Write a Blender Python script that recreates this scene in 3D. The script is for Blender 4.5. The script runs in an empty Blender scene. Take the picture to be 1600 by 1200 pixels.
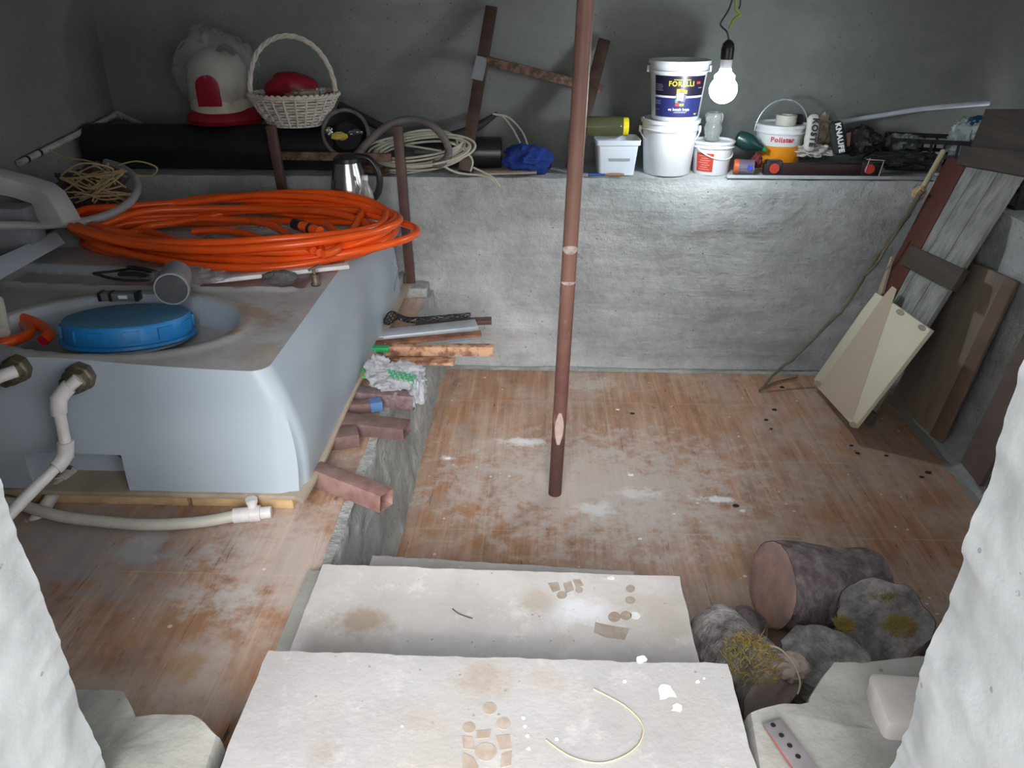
import bpy, bmesh, math, random
from mathutils import Vector, Matrix, noise, Quaternion, Euler
R = math.radians
sc = bpy.context.scene
# ------------------------------------------------------------------ camera, world, exposure
CH, TH, YAW, FPX = 1.8, R(26.9), R(2.1), 1202.0
cd = bpy.data.cameras.new('camera'); cam = bpy.data.objects.new('camera', cd)
sc.collection.objects.link(cam)
cam.location = (0, 0, CH); cam.rotation_euler = (R(90) - TH, 0, YAW)
cd.sensor_width = 36; cd.lens = FPX / 1600 * 36; cd.clip_start = 0.02
sc.camera = cam
sc.view_settings.view_transform = 'Standard'; sc.view_settings.look = 'None'
sc.view_settings.gamma = 1; sc.view_settings.exposure = 1.25
sc.view_settings.use_curve_mapping = False
W = bpy.data.worlds.new('world'); sc.world = W; W.use_nodes = True
def build_world():
    nt = W.node_tree; n = nt.nodes; l = nt.links; n.clear()
    out = n.new('ShaderNodeOutputWorld'); bg = n.new('ShaderNodeBackground')
    tc = n.new('ShaderNodeTexCoord'); sp = n.new('ShaderNodeSeparateXYZ'); cr = n.new('ShaderNodeValToRGB')
    l.new(tc.outputs['Generated'], sp.inputs[0]); l.new(sp.outputs['Z'], cr.inputs[0])
    e = cr.color_ramp.elements
    for p_, c_ in ((.0, .30), (.10, .80), (.25, 1.0), (.62, .85), (1.0, .22)):
        q = e[0] if p_ == 0 else (e[1] if p_ == 1.0 else e.new(p_)); q.position = p_; q.color = (c_, c_, c_ * 1.02, 1)
    l.new(cr.outputs[0], bg.inputs[0]); bg.inputs[1].default_value = 6.4
    l.new(bg.outputs[0], out.inputs[0])
build_world()
sd = bpy.data.lights.new('hazy_sun', 'SUN'); sd.energy = 1.95; sd.angle = R(34); sd.color = (1.0, .985, .97)     # veiled low sun behind the photographer
so = bpy.data.objects.new('hazy_sun', sd); sc.collection.objects.link(so)
SE, SA = R(28), R(3)
so.rotation_euler = Vector((-math.sin(SA) * math.cos(SE), math.cos(SA) * math.cos(SE), -math.sin(SE))).to_track_quat('-Z', 'Y').to_euler(); so.location = (.5, -4, 3)

# ------------------------------------------------------------------ pixel -> point (photo measured in 1600x1200)
FW = Vector((-math.sin(YAW), math.cos(YAW), 0)); RT = Vector((math.cos(YAW), math.sin(YAW), 0)); C0 = Vector((0, 0, CH))
AX = FW * math.cos(TH) + Vector((0, 0, -math.sin(TH))); UPV = FW * math.sin(TH) + Vector((0, 0, math.cos(TH)))
def ray(px, py): return AX + RT * ((px - 800) / FPX) - UPV * ((py - 600) / FPX)
def P(px, py, z): d = ray(px, py); return C0 + d * ((z - CH) / d.z)
def PY(px, py, y): d = ray(px, py); return C0 + d * (y / d.y)
def PX(px, py, x): d = ray(px, py); return C0 + d * (x / d.x)
def PP(px, py, p0, n): d = ray(px, py); n = Vector(n); return C0 + d * ((Vector(p0) - C0).dot(n) / d.dot(n))

# room measures
XL, XR, YB, YF, HL, HP = -2.27, 2.33, 4.22, 3.74, 1.016, 0.44
XC, XRW = -0.54, 1.86
YIN, YOUT, OL, OR_ = 0.85, 0.42, -0.715, 0.57

# ------------------------------------------------------------------ materials
class NT:
    def __init__(s, name):
        s.m = bpy.data.materials.new(name); s.m.use_nodes = True
        s.t = s.m.node_tree; s.b = s.t.nodes['Principled BSDF']
    def n(s, k, **kw):
        o = s.t.nodes.new(k)
        for a, v in kw.items(): setattr(o, a, v)
        return o
    def put(s, sock, v):
        if hasattr(v, 'is_output') or isinstance(v, bpy.types.NodeSocket): s.t.links.new(v, sock)
        else: sock.default_value = v
    def math(s, op, a, b=0.0, c=0.0, clamp=False):
        o = s.n('ShaderNodeMath', operation=op); o.use_clamp = clamp
        s.put(o.inputs[0], a); s.put(o.inputs[1], b)
        if op in ('MULTIPLY_ADD', 'SMOOTH_MIN', 'COMPARE', 'WRAP', 'PINGPONG'): s.put(o.inputs[2], c)
        return o.outputs[0]
    def noise(s, vec, scale, detail=4, rough=.55):
        o = s.n('ShaderNodeTexNoise'); s.put(o.inputs['Vector'], vec); s.put(o.inputs['Scale'], scale)
        o.inputs['Detail'].default_value = detail; o.inputs['Roughness'].default_value = rough
        return o.outputs[0]
    def ramp(s, fac, stops):
        o = s.n('ShaderNodeValToRGB'); s.put(o.inputs[0], fac); e = o.color_ramp.elements
        while len(e) < len(stops): e.new(.5)
        for q, (p, c) in zip(e, stops):
            q.position = p; q.color = (*c, 1) if not isinstance(c, float) else (c, c, c, 1)
        return o.outputs[0]
    def mix(s, fac, a, b, mode='MIX'):
        o = s.n('ShaderNodeMix', data_type='RGBA', blend_type=mode)
        s.put(o.inputs[0], fac)
        s.put(o.inputs[6], (*a, 1) if isinstance(a, tuple) else a); s.put(o.inputs[7], (*b, 1) if isinstance(b, tuple) else b)
        return o.outputs[2]
    def mapv(s, vec, scale, rot=(0, 0, 0)):
        o = s.n('ShaderNodeMapping'); s.put(o.inputs[0], vec); o.inputs['Scale'].default_value = scale; o.inputs['Rotation'].default_value = rot
        return o.outputs[0]
    def obj(s): return s.n('ShaderNodeTexCoord').outputs['Object']
    def pos(s): return s.n('ShaderNodeNewGeometry').outputs['Position']
    def bump(s, h, strength=.3, dist=.01):
        o = s.n('ShaderNodeBump'); s.put(o.inputs['Height'], h); o.inputs['Strength'].default_value = strength; o.inputs['Distance'].default_value = dist
        s.t.links.new(o.outputs[0], s.b.inputs['Normal'])
    def base(s, c): s.put(s.b.inputs['Base Color'], (*c, 1) if isinstance(c, tuple) else c)
    def set(s, rough=.6, metal=0.0, spec=.5, trans=0.0, ior=1.45, sss=None):
        s.put(s.b.inputs['Roughness'], rough); s.put(s.b.inputs['Metallic'], metal); s.put(s.b.inputs['Specular IOR Level'], spec)
        s.put(s.b.inputs['Transmission Weight'], trans); s.put(s.b.inputs['IOR'], ior)

MC = {}
def plain(name, c1, c2=None, scale=8, rough=.5, metal=0.0, bump=.0, bs=40, stretch=(1, 1, 1), trans=0.0, ior=1.45, lo=.35, hi=.65, spec=.5, bd=.004):
    if name in MC: return MC[name]
    t = NT(name); v = t.mapv(t.obj(), stretch)
    if c2 is None: c2 = tuple(x * .8 for x in c1)
    t.base(t.ramp(t.noise(v, scale, 5, .6), [(lo, c1), (hi, c2)]))
    t.set(rough, metal, spec, trans, ior)
    if bump: t.bump(t.noise(v, bs, 4, .6), bump, bd)
    MC[name] = t.m; return t.m

def concrete(name, c1, c2, c3, scale=1.6, bump=.5, rough=.85, cracks=False):
    t = NT(name); p = t.pos()
    big = t.noise(p, scale, 8, .62); fine = t.noise(p, 26, 6, .7); st = t.noise(t.mapv(p, (.7, .7, 4.5)), 1.5, 6, .65)
    col = t.ramp(big, [(.3, c1), (.5, c2), (.7, c3)])
    col = t.mix(t.ramp(st, [(.45, 0.0), (.62, .4)]), col, c1)
    col = t.mix(t.math('MULTIPLY', t.ramp(fine, [(.35, 0.0), (.75, 1.0)]), .35), col, c3)
    vo = t.n('ShaderNodeTexVoronoi'); t.put(vo.inputs['Vector'], p); vo.inputs['Scale'].default_value = 22
    sp = t.math('MULTIPLY', t.math('LESS_THAN', vo.outputs['Distance'], .1), t.math('GREATER_THAN', big, .52))
    col = t.mix(t.math('MULTIPLY', sp, .55), col, tuple(x * .4 for x in c1))
    t.base(col); t.set(rough, spec=.25)
    h = t.math('ADD', t.math('MULTIPLY', big, 1.6), t.math('MULTIPLY', fine, .35)); h = t.math('ADD', h, t.math('MULTIPLY', st, .8))
    t.bump(h, bump, .03)
    return t.m
M_retain = concrete('rough_cement', (.24, .255, .25), (.385, .405, .405), (.58, .59, .60), 2.6, .9)
M_wall = concrete('plastered_cement', (.16, .172, .162), (.205, .218, .208), (.27, .285, .275), 1.3, .25)
M_white = concrete('white_render', (.36, .38, .385), (.42, .44, .445), (.48, .50, .505), 7, .12)
M_sill = concrete('pale_cement', (.24, .238, .215), (.33, .325, .30), (.42, .41, .385), 5, .22)
M_curb = concrete('curb_cement', (.24, .25, .24), (.37, .38, .365), (.55, .56, .53), 6, .9)
M_ceil = concrete('ceiling_cement', (.22, .23, .22), (.28, .29, .28), (.33, .34, .33), 1.5, .2)
M_ground = concrete('yard_ground', (.20, .19, .18), (.25, .24, .22), (.30, .29, .27), 3, .5)

def wood_tile(name, ox, oy, sx, sy, light, spots, dusty):
    t = NT(name); p = t.pos(); s = t.n('ShaderNodeSeparateXYZ'); t.put(s.inputs[0], p)
    x = t.math('SUBTRACT', s.outputs[0], ox); y = t.math('SUBTRACT', s.outputs[1], oy)
    tx = t.math('DIVIDE', x, sx); ty = t.math('DIVIDE', y, sy)
    # joints
    def joint(q, w):
        fr = t.math('FRACT', t.math('ADD', q, .5)); return t.math('LESS_THAN', t.math('ABSOLUTE', t.math('SUBTRACT', fr, .5)), w)
    j = t.math('MAXIMUM', joint(tx, .0030 / sx), joint(ty, .0030 / sy))
    # plank bands inside a tile
    pl = t.math('MULTIPLY', tx, 4.0); pid = t.math('FLOOR', pl)
    wn = t.n('ShaderNodeTexWhiteNoise', noise_dimensions='2D'); cb = t.n('ShaderNodeCombineXYZ')
    t.put(cb.inputs[0], pid); t.put(cb.inputs[1], t.math('FLOOR', ty)); t.put(wn.inputs['Vector'], cb.outputs[0])
    tone = wn.outputs['Value']
    g1 = t.noise(t.mapv(p, (22, 1.3, 1)), 1.6, 8, .68)
    g2 = t.noise(t.mapv(p, (90, 2.2, 1)), 1.6, 4, .6)
    knots = t.noise(t.mapv(p, (5, 2.2, 1)), 1.7, 4, .6)
    a, b, c = light
    col = t.ramp(g1, [(.30, a), (.5, b), (.68, c)])
    col = t.mix(t.math('MULTIPLY', t.ramp(g2, [(.42, 0.0), (.62, 1.0)]), .35), col, a)
    col = t.mix(t.ramp(knots, [(.56, 0.0), (.75, .6)]), col, tuple(q * .42 for q in a))
    col = t.mix(t.math('MULTIPLY', tone, .38), col, tuple(q * .62 for q in b))
    crack = t.noise(t.mapv(p, (26, 1.1, 1)), 1.15, 2, .4)
    col = t.mix(t.math('MULTIPLY', t.math('LESS_THAN', t.math('ABSOLUTE', t.math('SUBTRACT', crack, .63)), .004), .8), col, (.05, .03, .02))
    pj = t.math('LESS_THAN', t.math('FRACT', pl), .018)
    col = t.mix(t.math('MULTIPLY', pj, .35), col, tuple(q * .35 for q in a))
    col = t.mix(t.math('MULTIPLY', j, .3), col, (.55, .46, .38))
    # dust film and paint specks
    d1 = t.noise(p, 2.3, 7, .65); d2 = t.noise(p, 9, 6, .7)
    dust = t.math('MULTIPLY', t.ramp(t.math('ADD', t.math('MULTIPLY', d1, .6), t.math('MULTIPLY', d2, .4)), [(.44, 0.0), (.62, 1.0)]), dusty)
    col = t.mix(dust, col, (.62, .585, .56))
    vo = t.n('ShaderNodeTexVoronoi'); t.put(vo.inputs['Vector'], p); vo.inputs['Scale'].default_value = 16
    wn2 = t.n('ShaderNodeTexWhiteNoise', noise_dimensions='3D'); t.put(wn2.inputs['Vector'], vo.outputs['Position'])
    size = t.math('MULTIPLY', t.math('SUBTRACT', wn2.outputs['Value'], .35), .17)
    speck = t.math('LESS_THAN', vo.outputs['Distance'], size)
    col = t.mix(t.math('MULTIPLY', speck, .75), col, (.78, .77, .75))
    nz = t.math('SUBTRACT', t.noise(p, 14, 7, .72), .5)
    for (cx, cy, rx, ry, amt, c3) in spots:
        ex = t.math('DIVIDE', t.math('SUBTRACT', s.outputs[0], cx), rx); ey = t.math('DIVIDE', t.math('SUBTRACT', s.outputs[1], cy), ry)
        dd = t.math('SQRT', t.math('ADD', t.math('MULTIPLY', ex, ex), t.math('MULTIPLY', ey, ey)))
        dd = t.math('ADD', dd, t.math('MULTIPLY', nz, 3.2))
        col = t.mix(t.math('MULTIPLY', t.ramp(dd, [(.35, 1.0), (1.0, 0.0)]), amt), col, c3)
    t.base(col); t.set(t.ramp(d2, [(.3, .33), (.7, .55)]), spec=.5)
    t.bump(t.math('SUBTRACT', t.math('ADD', g1, t.math('MULTIPLY', g2, .5)), t.math('MULTIPLY', j, 1.0)), .18, .004)
    return t.m
WH = (.85, .86, .88)
def spot(px, py, z, rx, ry, a, c=WH): q = P(px, py, z); return (q.x, q.y, rx, ry, a, c)
M_floor = wood_tile('wood_look_tile', -.189, 2.33, .526, .515, ((.28, .140, .075), (.46, .250, .145), (.62, .37, .235)),
    [spot(932, 795, 0, .10, .06, .95), spot(822, 690, 0, .11, .05, .9), spot(700, 716, 0, .04, .02, .8), spot(940, 760, 0, .75, .5, .6, (.62, .60, .58)),
     spot(920, 600, 0, .16, .12, .5, (.62, .58, .55)), spot(1120, 780, 0, .09, .025, .9), spot(1000, 770, 0, .12, .05, .45), spot(1400, 720, 0, .25, .2, .35, (.45, .42, .40)),
     spot(760, 760, 0, .25, .2, .25, (.5, .45, .42))], .42)
M_plat = wood_tile('wood_look_tile_pale', -1.094, 1.55, .526, .52, ((.27, .135, .072), (.46, .255, .148), (.62, .39, .25)),
    [spot(215, 850, HP, .08, .10, .8, (.66, .68, .72)), spot(350, 935, HP, .12, .06, .6, (.6, .6, .6)), spot(120, 860, HP, .45, .28, .75, (.33, .31, .31)),
     spot(450, 870, HP, .28, .3, .5, (.66, .60, .57)), spot(210, 990, HP, .1, .08, .35, (.42, .24, .10)), spot(300, 1050, HP, .08, .15, .5, (.55, .48, .44)),
     spot(285, 1040, HP, .06, .05, .6, (.40, .22, .08))], .5)

def limestone(name, c1, c2, stain, spots=()):
    t = NT(name); p = t.pos()
    a = t.noise(p, 3, 7, .6); b = t.noise(p, 60, 3, .6); c = t.noise(p, 2.1, 3, .5); d = t.noise(p, 11, 6, .75)
    col = t.ramp(a, [(.35, c1), (.65, c2)]); col = t.mix(t.math('MULTIPLY', t.ramp(d, [(.55, 0.0), (.7, 1.0)]), .55), col, tuple(x * 1.3 for x in c2))
    col = t.mix(t.math('MULTIPLY', t.ramp(c, [(.54, 0.0), (.62, 1.0)]), stain), col, (.46, .33, .22))
    s = t.n('ShaderNodeSeparateXYZ'); t.put(s.inputs[0], p); nz = t.math('SUBTRACT', t.noise(p, 16, 7, .72), .5)
    for (cx, cy, rx, ry, amt, c3) in spots:
        ex = t.math('DIVIDE', t.math('SUBTRACT', s.outputs[0], cx), rx); ey = t.math('DIVIDE', t.math('SUBTRACT', s.outputs[1], cy), ry)
        dd = t.math('ADD', t.math('SQRT', t.math('ADD', t.math('MULTIPLY', ex, ex), t.math('MULTIPLY', ey, ey))), t.math('MULTIPLY', nz, 2.4))
        col = t.mix(t.math('MULTIPLY', t.ramp(dd, [(.35, 1.0), (1.1, 0.0)]), amt), col, c3)
    vo = t.n('ShaderNodeTexVoronoi'); t.put(vo.inputs['Vector'], p); vo.inputs['Scale'].default_value = 30
    col = t.mix(t.math('MULTIPLY', t.math('LESS_THAN', vo.outputs['Distance'], .09), t.ramp(a, [(.5, 0.0), (.55, .6)])), col, (.2, .19, .18))
    t.base(col); t.set(.8, spec=.2); t.bump(t.math('ADD', b, t.math('MULTIPLY', d, 1.5)), .25, .004); return t.m
M_step = limestone('limestone', (.37, .36, .35), (.46, .45, .44), .12, [spot(755, 1060, .6, .07, .06, .5, (.36, .26, .18)), spot(500, 1175, .6, .035, .03, .5, (.34, .28, .22)), spot(850, 1060, .6, .05, .04, .3, (.40, .31, .24)), spot(660, 1125, .6, .06, .03, .3, (.42, .33, .26))])
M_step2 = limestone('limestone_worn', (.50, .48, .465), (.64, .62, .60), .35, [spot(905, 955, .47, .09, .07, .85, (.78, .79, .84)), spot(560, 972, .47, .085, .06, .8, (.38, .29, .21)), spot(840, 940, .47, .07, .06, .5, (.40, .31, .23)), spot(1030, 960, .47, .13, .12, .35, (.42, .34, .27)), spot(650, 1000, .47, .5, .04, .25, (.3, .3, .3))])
M_mud = plain('dried_mud', (.34, .27, .21), (.42, .36, .31), 30, .9, lo=.4, hi=.6)
M_pale = plain('white_paint_blot', (.85, .86, .85), (.74, .74, .73), 20, .7)
M_pvc = plain('white_pvc', (.72, .70, .69), (.55, .53, .52), 14, .35)
M_pvcd = plain('dirty_pvc', (.58, .54, .50), (.30, .27, .24), 16, .5, lo=.42, hi=.75)
M_cream = plain('cream_pipe', (.62, .60, .52), (.50, .48, .42), 9, .45)
M_brass = plain('corroded_brass', (.22, .19, .14), (.10, .08, .06), 30, .55, .7, .4, 60)
M_blue = plain('blue_lid_plastic', (.012, .27, .68), (.02, .21, .52), 3, .38)
M_blued = plain('dusty_blue_plastic', (.07, .24, .43), (.11, .29, .46), 5, .55)
M_orange = plain('orange_pvc_hose', (.90, .12, .015), (.78, .085, .01), 6, .28)
M_black = plain('black_plastic', (.012, .012, .014), (.025, .024, .026), 8, .35)
M_blackm = plain('matt_black_rubber', (.018, .018, .02), (.035, .033, .033), 10, .7)
M_pipeb = plain('black_pipe_plastic', (.009, .009, .011), (.02, .018, .018), 5, .32)
M_brown = plain('brown_painted_steel', (.085, .040, .034), (.13, .075, .065), 14, .5, .0, .15, 50, lo=.4, hi=.75)
M_brownd = plain('dark_brown_steel', (.045, .022, .018), (.09, .05, .04), 14, .5, .0, .15, 50)
M_rust = plain('rusted_steel', (.33, .15, .085), (.13, .055, .038), 22, .85, .1, .5, 60)
M_rustp = plain('pale_rust_scale', (.55, .33, .21), (.22, .10, .065), 26, .9, 0, .5, 70, lo=.45, hi=.62)
M_hbar = plain('rusty_cross_bar', (.20, .115, .09), (.075, .042, .034), 30, .8, 0, .4, 70, lo=.42, hi=.6)
M_galv = plain('galvanised_sheet', (.55, .60, .64), (.42, .47, .51), 10, .4, .35)
M_steel = plain('brushed_steel', (.62, .60, .58), (.5, .48, .46), 5, .2, 1.0)
M_cable = plain('cream_cable', (.52, .51, .42), (.42, .41, .34), 12, .5)
M_twine = plain('straw_cable', (.46, .36, .20), (.33, .25, .13), 14, .6)
M_greyhose = plain('grey_flexible_hose', (.17, .15, .145), (.11, .10, .095), 12, .6)
M_greypvc = plain('grey_pvc', (.30, .31, .33), (.22, .23, .25), 8, .45)
M_cloth = plain('blue_cloth', (.012, .045, .26), (.008, .025, .15), 18, .9, bump=.5, bs=50)
M_wicker = plain('white_wicker', (.70, .64, .58), (.52, .47, .42), 20, .6)
M_red = plain('crimson_plastic', (.30, .010, .028), (.22, .008, .02), 5, .4)
M_vac = plain('cream_plastic', (.60, .55, .46), (.48, .44, .36), 4, .4)
M_whitep = plain('white_bucket_plastic', (.78, .80, .83), (.68, .70, .73), 5, .35)
M_tub = plain('bluish_white_plastic', (.70, .76, .84), (.60, .66, .74), 5, .35)
M_lnavy = plain('navy_label', (.028, .032, .15), (.022, .025, .12), 4, .35)
M_lblack = plain('black_label', (.018, .014, .035), (.014, .011, .028), 4, .35)
M_yellow = plain('yellow_print', (.85, .72, .03), (.8, .66, .02), 4, .4)
M_redl = plain('red_label', (.55, .06, .035), (.45, .045, .03), 12, .4)
M_redp = plain('red_print', (.62, .02, .06), (.55, .02, .05), 4, .4)
M_amber = plain('amber_plastic', (.80, .30, .015), (.70, .24, .012), 4, .4)
M_whitet = plain('white_print', (.85, .86, .88), (.8, .8, .82), 4, .5)
M_greenp = plain('green_print', (.02, .42, .14), (.02, .32, .1), 4, .5)
M_darkgreen = plain('dark_green_plastic', (.012, .05, .045), (.01, .035, .032), 5, .3)
M_tan = plain('tan_paper', (.40, .33, .24), (.30, .25, .18), 7, .8, bump=.4, bs=12)
M_bagw = plain('white_paper_sack', (.60, .59, .55), (.48, .47, .43), 9, .7, bump=.4, bs=14)
M_foamy = plain('yellow_foam_block', (.60, .42, .22), (.42, .28, .15), 12, .85, 0, .5, 45)
M_ply = plain('weathered_plywood', (.46, .38, .29), (.30, .25, .19), 10, .8, 0, .3, 30, (1, .3, 1))
M_creamw = plain('cream_board_paint', (.74, .70, .55), (.69, .65, .51), 3, .4)
M_creamd = plain('tan_board_paint', (.56, .47, .35), (.53, .44, .33), 3, .4)
M_redw = plain('maroon_board', (.115, .035, .025), (.085, .028, .022), 6, .6)
M_greyw = plain('weathered_grey_wood', (.33, .34, .32), (.19, .195, .18), 3.5, .85, 0, .4, 14, (9, 9, .7))
M_darkw = plain('dark_stained_wood', (.085, .068, .055), (.045, .038, .033), 4, .8, 0, .4, 14, (1, .3, 4))
M_brownw = plain('dusty_brown_plank', (.30, .24, .19), (.19, .15, .13), 3, .85, 0, .3, 14, (3, 3, .6))
M_branch = plain('grey_branch_bark', (.17, .15, .10), (.10, .09, .06), 10, .9, 0, .5, 40)
M_stick = plain('peeled_stick', (.62, .55, .34), (.52, .45, .27), 6, .6)
M_jarg = plain('clear_pet', (.92, .95, .95), (.9, .93, .93), 5, .12, trans=.86, ior=1.3)
M_film = plain('clear_film', (.80, .82, .84), (.74, .76, .78), 9, .25, trans=.82, ior=1.05)
M_filmw = plain('milky_bag_film', (.72, .74, .78), (.80, .82, .86), 9, .3, trans=.62, ior=1.05)
M_jar = plain('olive_glass', (.42, .42, .22), (.36, .36, .2), 5, .1, trans=.8, ior=1.2)
M_foil = plain('crumpled_foil', (.75, .75, .75), (.55, .55, .55), 20, .2, 1.0, .8, 40)
M_stone = plain('grey_stone', (.12, .115, .115), (.07, .068, .07), 30, .85, 0, .5, 60)
M_moss = plain('dry_moss', (.30, .27, .06), (.34, .22, .08), 22, .95, 0, .8, 60)
M_brick = plain('pale_limestone_chunk', (.58, .54, .51), (.47, .44, .41), 9, .85, 0, .4, 40)
M_battery = plain('grey_device_casing', (.20, .20, .21), (.15, .15, .16), 10, .4)
M_paper = plain('folded_white_sheet', (.72, .79, .90), (.64, .71, .82), 5, .6)
M_gutter = plain('pale_gutter_plastic', (.34, .335, .345), (.28, .275, .28), 5, .45)
def bark(name, a, b, c):
    t = NT(name); p = t.obj(); n1 = t.noise(t.mapv(p, (1, 1, .4)), 16, 8, .7); n2 = t.noise(p, 5, 5, .6)
    col = t.ramp(n1, [(.32, a), (.52, b), (.72, c)]); col = t.mix(t.ramp(n2, [(.6, 0.0), (.7, .7)]), col, (.42, .25, .18))
    vo = t.n('ShaderNodeTexVoronoi'); t.put(vo.inputs['Vector'], p); vo.inputs['Scale'].default_value = 22
    t.base(col); t.set(.9, spec=.2); t.bump(t.math('ADD', n1, t.math('MULTIPLY', vo.outputs['Distance'], .6)), 1.0, .04); return t.m
M_bark = bark('grey_bark', (.13, .12, .115), (.40, .375, .36), (.72, .70, .67))
M_bark2 = bark('purple_brown_bark', (.13, .10, .10), (.33, .265, .265), (.60, .53, .52))
M_cut = plain('reddish_end_grain', (.60, .38, .31), (.38, .28, .27), 15, .9, 0, .6, 50)
M_cutp = plain('pale_end_grain', (.46, .38, .34), (.36, .28, .25), 9, .9, 0, .4, 50)
def tank_mat():
    t = NT('tank_polyethylene'); p = t.pos()
    s = t.n('ShaderNodeSeparateXYZ'); t.put(s.inputs[0], p)
    big = t.noise(p, 1.7, 5, .6); f = t.noise(p, 8, 7, .7)
    g = t.n('ShaderNodeNewGeometry'); sn = t.n('ShaderNodeSeparateXYZ'); t.put(sn.inputs[0], g.outputs['Normal'])
    top = t.ramp(sn.outputs[2], [(.55, 0.0), (.95, 1.0)])
    col = t.ramp(big, [(.35, (.36, .42, .48)), (.65, (.42, .475, .53))])
    dirt = t.ramp(f, [(.45, (.44, .43, .425)), (.6, (.36, .34, .325))])
    col = t.mix(t.math('MULTIPLY', top, .85), col, dirt)          # settled dust lies on upward faces
    nz = t.math('SUBTRACT', t.noise(p, 14, 7, .72), .5)
    for (px, py, rx, ry, amt, c3) in [(415, 480, .16, .10, .6, (.33, .20, .13)), (440, 540, .22, .12, .45, (.36, .27, .2)), (360, 510, .05, .05, .8, (.34, .17, .08))]:
        q = P(px, py, .9)
        ex = t.math('DIVIDE', t.math('SUBTRACT', s.outputs[0], q.x), rx); ey = t.math('DIVIDE', t.math('SUBTRACT', s.outputs[1], q.y), ry)
        dd = t.math('ADD', t.math('SQRT', t.math('ADD', t.math('MULTIPLY', ex, ex), t.math('MULTIPLY', ey, ey))), t.math('MULTIPLY', nz, 4.5))
        col = t.mix(t.math('MULTIPLY', t.math('MULTIPLY', t.ramp(dd, [(.2, 1.0), (.9, 0.0)]), amt), top), col, c3)
    t.base(col); t.set(.42, spec=.4); t.bump(f, .08, .004)
    t.b.inputs['Subsurface Weight'].default_value = .0
    return t.m
M_tank = tank_mat()
def bulb_mat():
    t = NT('glowing_bulb_glass'); t.base((.95, .97, 1.0)); t.put(t.b.inputs['Emission Color'], (.86, .97, 1.0, 1)); t.put(t.b.inputs['Emission Strength'], 6.0); return t.m
M_bulb = bulb_mat()

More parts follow.
